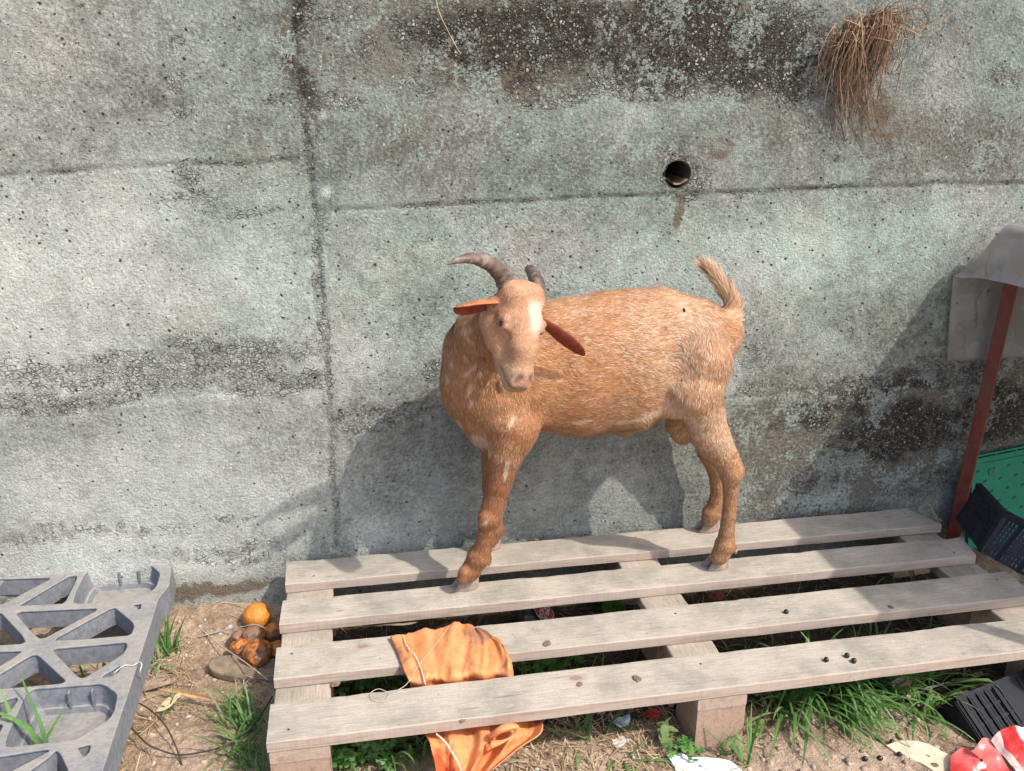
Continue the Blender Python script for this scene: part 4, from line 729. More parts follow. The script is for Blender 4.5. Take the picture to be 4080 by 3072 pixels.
# dark bottle with a small label under the pallet
bt = empty('bottle', (1.1817,-0.4551,-0.115)); tag(bt, 'dark glass bottle with a small white label lying in the grass under the front board', 'bottle')
GL = simple('dark_glass', (.012, .008, .008), .12, .3, 30, .0001, .6)
p = Vector((1.1379,-0.4698,-0.112)); q = Vector((1.2654,-0.4522,-0.112)); V, Fc = tube_arrays([p, p.lerp(q, .02), p.lerp(q, .1), p.lerp(q, .75), p.lerp(q, .88), p.lerp(q, .9), p.lerp(q, 1.2)], [.010, .016, .018, .018, .012, .007, .007], 20); mobj('glass', mesh('glass', V, Fc), GL, bt)
bm = bmesh.new(); c0 = p.lerp(q, .70) + Vector((-.002, -.0125, .0135)); ax = (q - p).normalized(); bar(bm, c0 - ax * .009, c0 + ax * .009, Vector((0, -.6, .6)).normalized() * .011, Vector((0, -.6, -.6)).normalized() * .0006); mobj('paper_label', bm_mesh('paper_label', bm), simple('label_paper', (.45, .5, .55), .6), bt, smooth=False)
# crushed can with an oval label
ca = empty('drink_can', (0.499,-0.143,-0.1)); tag(ca, 'dark crushed drink can with a red oval label lying under the pallet slot', 'can')
cc = Vector((0.5039,-0.1208,-0.112)); axc = Vector((.82, .30, -.30)).normalized(); V, Fc = tube_arrays([cc - axc * .05, cc - axc * .045, cc - axc * .04, cc - axc * .01, cc + axc * .02, cc + axc * .045, cc + axc * .05], [.018, .024, .026, .024, .026, .025, .018], 28, flat=.8); mobj('can_body', mesh('can_body', V, Fc), simple('can_black', (.03, .028, .028), .35, .4, 50, .001, .5), ca)
nc = Vector((.10, -.55, .83)); nc = (nc - axc * nc.dot(axc)).normalized(); bc = axc.cross(nc)
Mx = Matrix((( axc.x, bc.x, nc.x, 0), (axc.y, bc.y, nc.y, 0), (axc.z, bc.z, nc.z, 0), (0, 0, 0, 1)))
def disc(name, rx, ry, off, mat, rotz=0.0):
    V = [(cc + axc * (rx * math.cos(a) * math.cos(rotz) - ry * math.sin(a) * math.sin(rotz)) + bc * (rx * math.cos(a) * math.sin(rotz) + ry * math.sin(a) * math.cos(rotz)) + nc * (.0262 + off - (((rx * math.cos(a) * math.sin(rotz) + ry * math.sin(a) * math.cos(rotz)) ** 2) / .052))) for a in np.linspace(0, 2 * math.pi, 37)[:-1]]
    V.append(cc + nc * (.0262 + off)); return mobj(name, mesh(name, V, [(k, (k + 1) % 36, 36) for k in range(36)]), mat, ca, smooth=False)
disc('label_rim', .0255, .0195, .0006, simple('label_white', (.55, .52, .48), .5), .5); disc('label', .0238, .0178, .0012, simple('label_red', (.36, .055, .03), .5), .5)
def lettering(txt, off, size, rot):
    cu = bpy.data.curves.new('lettering', 'FONT'); cu.body = txt; cu.size = size; cu.align_x = 'CENTER'; cu.align_y = 'CENTER'; cu.extrude = .0002; cu.offset = .0002
    o_ = bpy.data.objects.new('tmp', cu); COL.objects.link(o_); dg = bpy.context.evaluated_depsgraph_get(); me = bpy.data.meshes.new_from_object(o_.evaluated_get(dg)); bpy.data.objects.remove(o_)
    me.transform(Matrix.Translation(cc + nc * .0282) @ Mx @ Matrix.Rotation(rot, 4, 'Z') @ Matrix.Translation((off[0], off[1], 0))); me.materials.clear(); mobj('lettering', me, simple('letter_white', (.6, .58, .55), .5), ca, smooth=False)
lettering('SUPER', (0, .0055), .0145, R(-62)); lettering('BOCK', (0, -.0065), .0145, R(-62))
# cords
def cord(pts, r, mat, lab, cat='cord', nm='cord', n=60):
    V, Fc = tube_arrays(spline(pts, n), r, 6); o = mobj(nm, mesh(nm, V, Fc), mat); tag(o, lab, cat)
CRD = simple('black_root', (.05, .04, .035), .8)
cord([(-0.2679,-0.2961,-0.118), (-0.245,-0.333,-0.108), (-0.2133,-0.3769,-0.104), (-0.1873,-0.3909,-0.11), (-0.161,-0.3962,-0.118), (-0.1241,-0.4031,-0.112), (-0.0908,-0.4006,-0.108), (-0.0704,-0.3854,-0.11), (-0.0383,-0.355,-0.1), (-0.0172,-0.2967,-0.1)], .0014, CRD, 'long black cord snaking over the soil between the two pallets')
cord([(-0.2634,-0.2492,-0.112), (-0.2324,-0.2821,-0.105), (-0.198,-0.3277,-0.102), (-0.174,-0.368,-0.112), (-0.1545,-0.4129,-0.124)], .0013, CRD, 'short curved dark cord next to the grey pallet edge')
STW = simple('straw_stalk', (.46, .36, .24), .85, .25, 90)
cord([(-0.1941,-0.0194,-0.115), (-0.1758,0.0081,-0.112), (-0.1464,0.0271,-0.1), (-0.1175,0.0209,-0.1), (-0.087,0.0036,-0.095)], .0011, STW, 'bent straw stalk reaching to the bright orange', 'straw stalk', 'straw_stalk')
cord([(-0.1817,-0.032,-0.118), (-0.1274,-0.1115,-0.112), (-0.0765,-0.1856,-0.1), (-0.0263,-0.2613,-0.09)], .0011, STW, 'straight straw stalk lying across the shoe sole', 'straw stalk', 'straw_stalk')
cord([(-0.18,-0.0611,-0.118), (-0.1343,-0.0564,-0.112), (-0.0927,-0.0757,-0.095), (-0.0633,-0.0909,-0.083), (-0.0456,-0.0897,-0.095)], .0013, simple('grey_stalk', (.33, .31, .27), .85), 'grey dry stalk resting on the mouldy fruit', 'straw stalk', 'straw_stalk')
cord([(1.4499,0,-0.0058), (1.466,0,0.0061), (1.4763,0,0.0028), (1.4953,-0.01,-0.0267), (1.5094,-0.01,-0.0366)], .0009, STW, 'pale straw stalk sticking up behind the rear board', 'straw stalk', 'straw_stalk', 24)
cord([(1.4866,0.01,-0.0019), (1.486,-0.01,-0.0222), (1.5043,-0.01,-0.0423)], .0008, STW, 'thin straw stalk behind the end of the rear board', 'straw stalk', 'straw_stalk', 20)
WIR = simple('white_string', (.60, .55, .48), .8)
cord([(-0.2625,-0.3264,0.004), (-0.2556,-0.3245,0.01), (-0.2499,-0.3049,0.003), (-0.2361,-0.3073,0.003), (-0.2268,-0.3063,0.008), (-0.2197,-0.3178,0.01), (-0.2218,-0.3254,0.002), (-0.2295,-0.3003,-0.03)], .0009, WIR, 'thin white string caught on the edge of the grey plastic pallet', 'string', 'string')
crumple('wood_chip', [(-0.261,-0.2099,-0.122), (-0.2611,-0.1845,-0.12), (-0.2294,-0.1947,-0.118), (-0.2003,-0.1932,-0.12), (-0.2392,-0.2084,-0.12)], simple('grey_wood', (.28, .22, .16), .9, .3, 120), 'flat grey wood chip on the soil beside the grey pallet', 'wood chip', .002, 31, th=.003)
crumple('dead_leaf', [(-0.2305,-0.2145,-0.118), (-0.1955,-0.2304,-0.112), (-0.1581,-0.2513,-0.11), (-0.1024,-0.2778,-0.118), (-0.1501,-0.2605,-0.116), (-0.1972,-0.2367,-0.116)], simple('dead_leaf', (.42, .27, .14), .85, .3, 90), 'long curled brown dead leaf on the soil between the pallets', 'dead leaf', .005, 32)
crumple('dead_leaf', [(-0.2213,-0.2766,-0.12), (-0.2068,-0.2504,-0.116), (-0.1841,-0.2416,-0.114), (-0.1928,-0.263,-0.117), (-0.2075,-0.2754,-0.12)], simple('dead_leaf_pale', (.50, .38, .25), .85, .3, 90), 'pale dead leaf below the long brown leaf', 'dead leaf', .004, 33)
crumple('cardboard_scrap', [(0.1531,-0.2,-0.0379), (0.1619,-0.14,-0.0721), (0.226,-0.14,-0.0668), (0.2575,-0.15,-0.0606), (0.2485,-0.22,-0.0286), (0.2043,-0.24,-0.017)], simple('cardboard', (.23, .17, .11), .9, .2, 60), 'brown cardboard scrap in the dark left slot of the pallet', 'cardboard', .004, 34, th=.002)

# ================================================================ VEGETATION
def leaf_mat(name, trans=.35, rough=.55):
    N = NM(name, rough, .35); a = N.attr('tint').outputs[0]; o = N.obj(); n1 = N.noise(o, 120, 3); c = N.mulc(a, N.ramp(n1, .3, .7, .85, 1.15)); N.base(c)
    tl = N.n('BsdfTranslucent'); N.set(tl.inputs[0], N.mix(1, c, (1.15, 1.25, .6), 'MULTIPLY')); mx = N.n('MixShader'); mx.inputs[0].default_value = trans
    N.t.links.new(N.b.outputs[0], mx.inputs[1]); N.t.links.new(tl.outputs[0], mx.inputs[2]); N.t.links.new(mx.outputs[0], N.t.nodes['Material Output'].inputs[0]); return N.m
LEAF = leaf_mat('green_leaf'); DRY = leaf_mat('dry_grass', .15, .85)
class Blades:
    def __init__(s): s.V = []; s.F = []; s.C = []
    def blade(s, p, az, L, w, lean, droop, col, n=9, kink=None, fold=.25, el0=None):
        p = Vector(p); el = R(90 - lean) if el0 is None else el0; b = len(s.V); side = Vector((-math.sin(az), math.cos(az), 0)); q = p.copy()
        for i in range(n + 1):
            t = i / n; ww = w * (1 - t ** 2.4) * min(1, .45 + t * 3) * .5 + .0001
            e = el - R(droop) * t ** 1.3
            if kink and t > kink[0]: e -= R(kink[1])
            d = Vector((math.cos(az) * math.cos(e), math.sin(az) * math.cos(e), math.sin(e))); up = side.cross(d)
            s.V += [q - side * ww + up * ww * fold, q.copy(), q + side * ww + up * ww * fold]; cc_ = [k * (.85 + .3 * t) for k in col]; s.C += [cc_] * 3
            if i: a = b + (i - 1) * 3; s.F += [(a, a + 1, a + 4, a + 3), (a + 1, a + 2, a + 5, a + 4)]
            q = q + d * (L / n); 
            if q.z < GZ + .002: q.z = GZ + .002
            az += .04 * math.sin(t * 9 + L * 100); side = Vector((-math.sin(az), math.cos(az), 0))
    def leaf(s, p, az, L, W, tilt, col, heart=False, n=6, cup=.2):
        b = len(s.V); d = Vector((math.cos(az) * math.cos(tilt), math.sin(az) * math.cos(tilt), math.sin(tilt))); side = Vector((-math.sin(az), math.cos(az), 0)); up = side.cross(d) * -1
        for i in range(n + 1):
            t = i / n; ww = W * .5 * (math.sin(math.pi * t ** .8) ** .8 if not heart else (t ** .7) * (1 if t < .85 else .55)) + .0002
            q = Vector(p) + d * (L * (t - (.12 if heart and i == n else 0))) - up * (L * .18 * t * t)
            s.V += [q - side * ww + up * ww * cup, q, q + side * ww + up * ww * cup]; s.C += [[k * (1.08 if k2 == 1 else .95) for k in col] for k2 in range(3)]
            if i: a = b + (i - 1) * 3; s.F += [(a, a + 1, a + 4, a + 3), (a + 1, a + 2, a + 5, a + 4)]
    def stem(s, pts, r, col):
        b = len(s.V); V, Fc = tube_arrays(pts, r, 5, True); s.V += V; s.C += [col] * len(V); s.F += [tuple(k + b for k in f) for f in Fc]
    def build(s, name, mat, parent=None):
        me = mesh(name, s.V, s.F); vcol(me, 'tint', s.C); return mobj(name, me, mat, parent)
gr_ = random.Random(11)
GREENS = [(.085, .20, .045), (.12, .25, .065), (.075, .17, .045), (.15, .27, .08), (.19, .28, .12), (.07, .15, .045)]
def gz(x, y): return float(ground_h(np.array([x]), np.array([y]))[0])
def tussock(Bl, c, n, spread, L, w, bias=None, cols=GREENS, lean=(8, 60), droop=(30, 120)):
    for _ in range(n):
        a = gr_.uniform(0, 6.283); r = spread * math.sqrt(gr_.random()); x = c[0] + r * math.cos(a); y = c[1] + r * math.sin(a)
        if -.13 < x < 1.44 and False: pass
        az = gr_.uniform(0, 6.283) if bias is None or gr_.random() < .3 else bias + gr_.gauss(0, .7)
        Bl.blade((x, y, gz(x, y) - .003), az, L * gr_.uniform(.45, 1.15), w * gr_.uniform(.6, 1.2), gr_.uniform(*lean), gr_.uniform(*droop), gr_.choice(cols), kink=(gr_.uniform(.4, .8), gr_.uniform(15, 50)) if gr_.random() < .25 else None)
# big grass clumps in front of the pallet (right), each its own plant
def clump(label, specs, seed=1, group='grass clumps round the pallets'):
    Bl = Blades()
    for sp in specs: tussock(Bl, *sp)
    o = Bl.build('grass_clump', LEAF); tag(o, label, 'grass', group)
F_ = -1.57
clump('large spreading tuft of wide green grass right of the middle block', [((0.9724,-0.4148,-0.13), 64, .035, .20, .0082, F_, GREENS, (15, 60), (50, 125)), ((0.8886,-0.4517,-0.13), 40, .032, .16, .0072, F_ - .3, GREENS, (15, 60), (50, 120)), ((0.9979,-0.4836,-0.13), 46, .034, .16, .0072, F_ + .3, GREENS, (15, 60), (50, 120))])
clump('grass tuft in front of the pallet between the large tuft and the black crate', [((1.093,-0.4494,-0.13), 60, .040, .16, .0060, F_ + .4, GREENS, (20, 65), (40, 115)), ((1.129,-0.4944,-0.13), 30, .030, .13, .0058, None), ((1.1058,-0.3832,-0.13), 26, .03, .13, .005, F_)])
clump('long broad grass blades arching over the black slotted crate', [((1.1779,-0.4645,-0.13), 12, .020, .16, .0080, .2, GREENS, (30, 60), (50, 100)), ((1.2549,-0.4514,-0.13), 12, .03, .12, .006, None)])
clump('dark green grass tuft at the left front corner of the wooden pallet', [((-0.06,-0.3201,-0.13), 52, .036, .085, .0042, 2.6, GREENS, (10, 75), (20, 100)), ((-0.0723,-0.3868,-0.13), 36, .036, .09, .0042, None, GREENS, (20, 75), (20, 100)), ((-0.03,-0.4371,-0.13), 30, .03, .08, .0042, None)])
clump('young upright grass sprouting beside the edge of the grey plastic pallet', [((-0.2392,-0.0801,-0.13), 12, .016, .085, .0062, 1.2, GREENS[:4], (5, 40), (5, 50)), ((-0.2521,-0.1224,-0.13), 10, .014, .06, .0058, None), ((-0.2259,-0.0961,-0.13), 9, .014, .055, .005, None)])
clump('small grass sprig in bare soil below the brown dead leaf', [((-0.2025,-0.264,-0.13), 7, .006, .045, .0045, 1.0, GREENS[:4], (10, 60), (10, 80))])
clump('grass seen through the upper right triangular opening of the grey pallet', [((-0.507,0.0431,-0.13), 16, .05, .11, .005, None)])
clump('dark grass seen through the far left opening of the grey pallet', [((-0.5809,0.0269,-0.13), 16, .06, .12, .005, None)])
clump('single low grass tuft under the lower right opening of the grey pallet', [((-0.3695,-0.1273,-0.13), 8, .04, .09, .005, None)])
clump('thin upright grass poking above the top left rib of the grey pallet', [((-0.5883,0.1724,-0.13), 10, .05, .15, .004, None, GREENS, (0, 25), (5, 40))])
clump('bright upright grass blades leaning on the diagonal rib beside the upper cup', [((-0.4883,0.1493,-0.13), 6, .02, .15, .0055, None, GREENS, (0, 20), (5, 40))])
clump('broad bright grass blades over the front of the grey plastic pallet', [((-0.3388,-0.4341,-0.13), 3, .010, .24, .012, 2.2, GREENS[1:4], (0, 12), (20, 60)), ((-0.362,-0.4182,-0.13), 3, .02, .17, .009, None, GREENS[1:4], (0, 25), (20, 60))])
clump('grass and stalks under the front board between cloth and left block', [((0.1352,-0.4454,-0.13), 38, .05, .095, .0050, F_, GREENS, (10, 70), (20, 110)), ((0.2128,-0.4375,-0.13), 30, .04, .11, .0055, F_ + .3), ((0.1761,-0.3857,-0.13), 24, .06, .09, .0045, None)])
clump('few flat green grass blades on the straw right of the orange cloth', [((0.4962,-0.4656,-0.13), 7, .03, .12, .0062, None, GREENS, (30, 80), (30, 80)), ((0.5618,-0.5214,-0.13), 6, .012, .12, .0065, F_, GREENS, (40, 80), (20, 60)), ((0.5464,-0.4631,-0.13), 6, .02, .12, .006, .3, GREENS, (45, 80), (30, 60))])
clump('single arching grass blade in front of the middle block', [((0.7515,-0.5764,-0.13), 6, .014, .13, .0065, 1.2, GREENS[:4], (5, 40), (10, 60)), ((0.7298,-0.5513,-0.13), 5, .03, .10, .005, None)])
clump('grass in the front slot just right of the middle cross board', [((0.9225,-0.307,-0.13), 26, .07, .09, .0045, None)])
clump('grass in the front slot halfway between middle and right cross boards', [((1.128,-0.2975,-0.13), 22, .08, .10, .0045, None)])
clump('grass in the front slot beside the right cross board', [((1.334,-0.3019,-0.13), 16, .08, .12, .005, None)])
clump('sparse grass in the front slot left of the middle cross board', [((0.7586,-0.3074,-0.13), 8, .03, .11, .005, None)])
clump('thin grass in the middle slot just right of the middle cross board', [((1.019,-0.1072,-0.13), 10, .08, .10, .004, None)])
clump('thin grass in the middle slot towards the right end of the pallet', [((1.3272,-0.0635,-0.13), 12, .08, .10, .004, None)])
clump('grass in the front slot touching the right edge of the orange cloth', [((0.4753,-0.3398,-0.13), 18, .06, .09, .0042, None)])
clump('few grass blades in the front slot right of the cloth', [((0.5667,-0.3294,-0.13), 8, .04, .10, .004, None)])
clump('few grass blades beside the bright weed in the middle slot', [((0.685,-0.1544,-0.13), 6, .03, .09, .005, None)])
# clover: nobody could count the leaves
Bl = Blades()
def clover(c, n, spread, hmax):
    for _ in range(n):
        a = gr_.uniform(0, 6.283); r = spread * math.sqrt(gr_.random()); x = c[0] + r * math.cos(a) * 1.5; y = c[1] + r * math.sin(a); z0 = gz(x, y); h_ = gr_.uniform(.35, 1) * hmax
        top = Vector((x + gr_.uniform(-.01, .01), y + gr_.uniform(-.01, .01), z0 + h_)); col = gr_.choice([(.10, .25, .06), (.13, .29, .08), (.085, .21, .05), (.17, .30, .13)])
        Bl.stem([(x, y, z0 - .002), Vector((x, y, z0)).lerp(top, .5) + Vector((.002, 0, .002)), top], .0006, (.12, .2, .06)); a0 = gr_.uniform(0, 6.283); Lf = gr_.uniform(.008, .013)
        for k in range(3): Bl.leaf(top, a0 + k * 2.094, Lf, Lf * 1.15, R(gr_.uniform(-15, 30)), col, True)
clover((0.1216,-0.2639,-0.13), 90, .045, .07); clover((0.1979,-0.2774,-0.13), 40, .03, .06); clover((0.0972,-0.4387,-0.13), 90, .05, .055); clover((0.1426,-0.4574,-0.13), 60, .05, .05); clover((0.4447,-0.2732,-0.13), 60, .035, .06); clover((0.5074,-0.2773,-0.13), 40, .03, .05); clover((0.661,-0.5391,-0.13), 14, .02, .02); clover((0.9212,-0.4057,-0.13), 30, .05, .05)
o = Bl.build('clover', LEAF); tag(o, 'patches of low green clover growing under the pallet boards', 'clover', kind='stuff')
# broad-leaved weeds
def weed(base, h, n, L, W, label, col, seed):
    rs = random.Random(seed); Bl = Blades(); t = empty('weed', base); tag(t, label, 'weed'); b = Vector(base)
    Bl.stem([b, b + Vector((.002, -.002, h * .5)), b + Vector((.001, 0, h))], .0013, (.16, .22, .09)); s_ = Bl.build('stem', LEAF, t); Bl = Blades()
    for k in range(n): Bl.leaf(b + Vector((0, 0, h * (.25 + .75 * k / n))), k * 2.1 + rs.uniform(-.3, .3), L * rs.uniform(.7, 1.1), W * rs.uniform(.8, 1.1), R(rs.uniform(-20, 40)), col, cup=.15, n=8)
    Bl.leaf(b + Vector((0, 0, h)), -1.2, L * .9, W * .7, R(70), [k * 1.1 for k in col], n=8); Bl.build('leaves', LEAF, t)
weed((0.6462,-0.5058,-0.13), .050, 9, .026, .017, 'small pale green broad leaved weed left of the middle block', (.22, .30, .13), 1)
weed((0.6953,-0.5145,-0.13), .050, 8, .018, .007, 'thin small leaved weed touching the left face of the middle block', (.17, .26, .09), 2)
weed((0.6641,-0.1166,-0.13), .055, 8, .040, .026, 'bright broad leaved weed in the slot left of the middle cross board', (.13, .32, .05), 3)
weed((0.8064,-0.5208,-0.13), .040, 7, .016, .011, 'little rounded weed at the right foot of the middle block', (.15, .28, .07), 4)
# straw and dead grass on the ground
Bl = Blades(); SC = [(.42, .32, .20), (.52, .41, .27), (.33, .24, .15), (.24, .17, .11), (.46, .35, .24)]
def straw(x0, x1, y0, y1, n, L=.035, w=.0016, sparse=0):
    for _ in range(n):
        x = gr_.uniform(x0, x1); y = gr_.uniform(y0, y1)
        if sparse and vn2(np.array([x * 12]), np.array([y * 12]), 2)[0] < sparse: continue
        Bl.blade((x, y, gz(x, y) + gr_.uniform(0, .006)), gr_.uniform(0, 6.283), L * gr_.uniform(.3, 1.5), w * gr_.uniform(.5, 1.6), 0, gr_.uniform(-20, 30), gr_.choice(SC), n=5, el0=R(gr_.uniform(-4, 22)))
straw(.33, .68, -.64, -.42, 1500, .022, .0017); SC_ = SC; SC = [(.16, .12, .08), (.10, .07, .045), (.22, .16, .10), (.07, .05, .035), (.13, .09, .06)]; straw(.05, 1.42, -.46, -.02, 2600, .04, .0013); SC = SC_; straw(.05, 1.42, -.52, -.02, 160, .06, .0013); straw(.66, 1.2, -.66, -.42, 900, .025, .0015, .42); straw(-.22, -.02, -.30, .0, 420, .035, .0013, .45); straw(-.25, .0, -.60, -.25, 260, .025, .0013, .5); straw(-.7, -.2, -.55, 0, 700, .04, .0014)  # straw below the deck takes darker colours, painting in the shade there
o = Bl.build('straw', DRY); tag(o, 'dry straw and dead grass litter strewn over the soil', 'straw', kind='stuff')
# soil crumbs
V = []; Fc = []; C_ = []
ico = bmesh.new(); bmesh.ops.create_icosphere(ico, subdivisions=1, radius=1); iv = np.array([v.co[:] for v in ico.verts]); iF = np.array([[v.index for v in f.verts] for f in ico.faces]); ico.free()
rg = np.random.RandomState(4); nP = 5200; px = rg.uniform(-.35, 1.35, nP); py = rg.uniform(-.66, .0, nP); keep = ~((px > 0) & (py > -.40)); px = px[keep]; py = py[keep]; pz = ground_h(px, py); pr = .0011 + rg.rand(len(px)) ** 5 * .0055
VV = (iv[None] * (1 + .25 * rg.randn(len(px), 1, 3)) * pr[:, None, None] * np.array([1, 1, .7]) + np.c_[px, py, pz][:, None, :]).reshape(-1, 3); FF = (iF[None] + (np.arange(len(px)) * len(iv))[:, None, None]).reshape(-1, 3)
cr_ = np.repeat(np.array([(.33, .25, .18), (.42, .34, .26), (.26, .19, .13), (.38, .36, .33)])[rg.randint(0, 4, len(px))], len(iv), 0)
me = fast_mesh('soil_crumbs', VV, FF); vcol(me, 'tint', cr_); N = NM('crumb', .95, .1); N.base(N.attr('tint').outputs[0]); o = mobj('soil_crumbs', me, N.m, smooth=False); tag(o, 'small soil crumbs and grit scattered over the ground', 'grit', kind='stuff')
# dry grass tuft growing out of the wall
tf = empty('dry_grass_tuft', (1.1723,0.035,1.0325)); tag(tf, 'tuft of dry brown grass hanging from a crack high on the wall', 'dry grass')
Bl = Blades(); TC = [(.32, .21, .13), (.42, .29, .18), (.24, .14, .09), (.17, .10, .065), (.50, .37, .24), (.29, .17, .105)]
t0 = np.array((1.1663,0.02,1.0441)); rs = random.Random(3)
def strand(p0, p1, p2, p3, r, col):
    P_ = spline([p0, p1, p2, p3], 10); Bl.stem([Vector(q) for q in P_], r, col)
for k in range(290):
    lobe = rs.random(); cx_ = -.045 if lobe < .38 else (.004 if lobe < .8 else .035); sx_ = cx_ + rs.gauss(0, .013); p0 = Vector(t0) + Vector((sx_ * .8, rs.uniform(-.0, .012), rs.gauss(-.004, .010) + sx_ * .40))
    u = rs.random(); out = rs.uniform(.010, .050); jit = lambda a_: Vector((rs.gauss(0, a_), rs.gauss(0, a_ * .6), rs.gauss(0, a_)))
    if u < .60:
        L = rs.uniform(.05, .155) * (1.0 if abs(sx_) < .04 else .7); dx = sx_ * .35 + rs.gauss(0, .016); p1 = p0 + Vector((dx * .7, -out, rs.uniform(-.005, .03))) + jit(.006); p2 = p0 + Vector((dx, -out * .8, -L * .45)) + jit(.009); p3 = p0 + Vector((dx * .8 + rs.gauss(0, .016), -out * .35, -L)); 
    elif u < .68:
        L = rs.uniform(.14, .24); p1 = p0 + Vector((0, -out * .5, 0)); p2 = p0 + Vector((rs.gauss(0, .012), -.006, -L * .6)); p3 = p0 + Vector((rs.gauss(.01, .02), -.003, -L))
    else:
        a = rs.uniform(-.5, 3.6); L = rs.uniform(.02, .085); ex = math.cos(a) * L + .010; ez = math.sin(a) * L * .55
        p1 = p0 + Vector((ex * .5, -out, ez * .9)) + jit(.008); p2 = p0 + Vector((ex, -out * .9, ez * .7)) + jit(.010); p3 = p0 + Vector((ex * 1.1, -out * .5, ez * .3 - .03 * rs.random())) + jit(.006)
    for q_ in (p1, p2, p3): q_.y = min(q_.y, WY - .004)
    strand(p0, p1, p2, p3, rs.uniform(.0004, .0009), rs.choice(TC))
strand(Vector((1.201,0.01,1.0024)), Vector((1.2582,0,1.0361)), Vector((1.3182,0,1.0619)), Vector((1.3882,0.01,1.1012)), .0010, TC[0]); strand(Vector((1.2394,0.01,1.0695)), Vector((1.2719,-0.01,1.0481)), Vector((1.2808,-0.01,1.0317)), Vector((1.2904,0.02,0.9866)), .0008, TC[1])
strand(Vector((1.2194,0.01,1.011)), Vector((1.2369,0,0.9856)), Vector((1.2433,0.01,0.9258)), Vector((1.2413,0.025,0.8726)), .0007, TC[0])
Bl.build('blades', DRY, tf)
bm = bmesh.new(); bmesh.ops.create_icosphere(bm, subdivisions=4, radius=.03)
co = np.array([v.co[:] for v in bm.verts]); kk = 1 + (fbm3(co * 60, 3, 3) - .5) * .9
for v, q in zip(bm.verts, kk): v.co *= q; v.co.y *= .45; v.co.x *= 1.1; v.co.z *= .7; v.co += Vector((1.1582,0.038,1.04))
mobj('root_mat', bm_mesh('root_mat', bm), simple('dark_roots', (.05, .035, .025), .95, .5, 90), tf)
Bl = Blades()
strand(Vector((1.2447,0.028,1.0915)), Vector((1.2587,0.02,1.0539)), Vector((1.2858,0.022,1.0208)), Vector((1.3067,0.03,1.0026)), .0009, TC[1]) if False else None
cord([(0.3357,0.028,1.0846), (0.3417,0.022,1.0542), (0.3701,0.026,1.0013), (0.3798,0.031,0.9891)], .0008, STW, 'single dry stalk hanging on the wall left of the dark stained band', 'straw stalk', 'straw_stalk', 20)
# ================================================================ THE GOAT
# head frame: hv runs from poll to nose, hn out of the forehead, hs towards the goat's right side
Hp = np.array((0.4478,-0.3,0.622)); hv = np.array([-.12, -.33, -.93]); hv /= np.linalg.norm(hv)
hn = np.array([.424, -.866, .266]); hn -= hv * (hn @ hv); hn /= np.linalg.norm(hn); hs = np.cross(hv, hn); KH = .89
def H(a, s, c): return Hp + (hv * a + hs * s + hn * c) * .001 * KH
GRP = [0]; GID = []
PR = []      # (p, q, r1, r2, k, ysquash, flow, region)
def cap(P1, P2, k=.02, ysq=1.0, flow=None, reg='body'):
    p = np.array(P1[:3]); q = np.array(P2[:3]); f = (q - p) if flow is None else np.array(flow, float); f = f / (np.linalg.norm(f) + 1e-9)
    PR.append((p, q, P1[3], P2[3], k, ysq, f, reg)); GID.append(GRP[0])
def chain(pts, k=.02, ysq=1.0, flow=None, reg='body'):
    GRP[0] += 1
    for a, b in zip(pts[:-1], pts[1:]): cap(a, b, k, ysq, flow, reg)
    GRP[0] += 1
BK = (1, 0, -.18)
chain([(0.4229,-0.11,0.4159,0.0923), (0.504,-0.105,0.4237,0.1214), (0.5863,-0.103,0.4195,0.1334), (0.6692,-0.103,0.4264,0.1343), (0.7432,-0.103,0.4442,0.1196), (0.8028,-0.105,0.4597,0.0901), (0.8501,-0.105,0.4659,0.0561)], .03, .66, BK)
chain([(0.515,-0.11,0.5011,0.0554), (0.622,-0.11,0.5125,0.0541), (0.7316,-0.11,0.515,0.0565), (0.8079,-0.11,0.4916,0.0465), (0.862,-0.11,0.4798,0.0306)], .03, .8, BK)           # spine line
chain([(0.4,-0.115,0.3867,0.0828), (0.4158,-0.115,0.339,0.0635)], .03, .8, (.1, 0, -1), 'chest')
chain([(0.3997,-0.115,0.3353,0.0423), (0.4067,-0.115,0.3064,0.0301)], .02, .8, (.1, 0, -1), 'chest')
chain([(0.4019,-0.115,0.4142,0.0832), (0.3963,-0.13,0.4688,0.0782), (0.3996,-0.165,0.5161,0.0626), (0.4159,-0.215,0.5539,0.0429)], .025, .78, (-.25, -.1, -1), 'neck')
chain([(0.4159,-0.215,0.5539,0.0429), tuple(H(30, 0, -56)) + (.036,)], .012, 1, (-.2, .3, -.9), 'neck')
# near fore leg
chain([(0.4603,-0.145,0.4389,0.0563), (0.4354,-0.155,0.3713,0.0549), (0.4415,-0.17,0.3306,0.0429)], .025, .75, (0, 0, -1), 'shoulder')
chain([(0.4394,-0.172,0.3316,0.0428), (0.4259,-0.18,0.2848,0.0309), (0.4134,-0.182,0.23,0.023), (0.4038,-0.181,0.1889,0.0201)], .018, 1, None, 'foreleg')
chain([(0.4038,-0.181,0.1889,0.0201), (0.3975,-0.181,0.1622,0.0215), (0.3904,-0.18,0.1308,0.0163), (0.3832,-0.179,0.097,0.0164), (0.3742,-0.178,0.0762,0.021), (0.3625,-0.177,0.0534,0.0184), (0.357,-0.176,0.0411,0.0171)], .010, 1, None, 'foreleg')
cap((0.3864,-0.196,0.169,0.013), (0.3819,-0.196,0.1597,0.0104), .012, 1, None, 'foreleg')
cap((0.3914,-0.172,0.068,0.0099), (0.3932,-0.172,0.0617,0.0063), .01, 1, None, 'foreleg')
cap((0.3457,-0.188,0.0515,0.0116), (0.34,-0.189,0.0384,0.0107), .008, 1, None, 'foreleg')
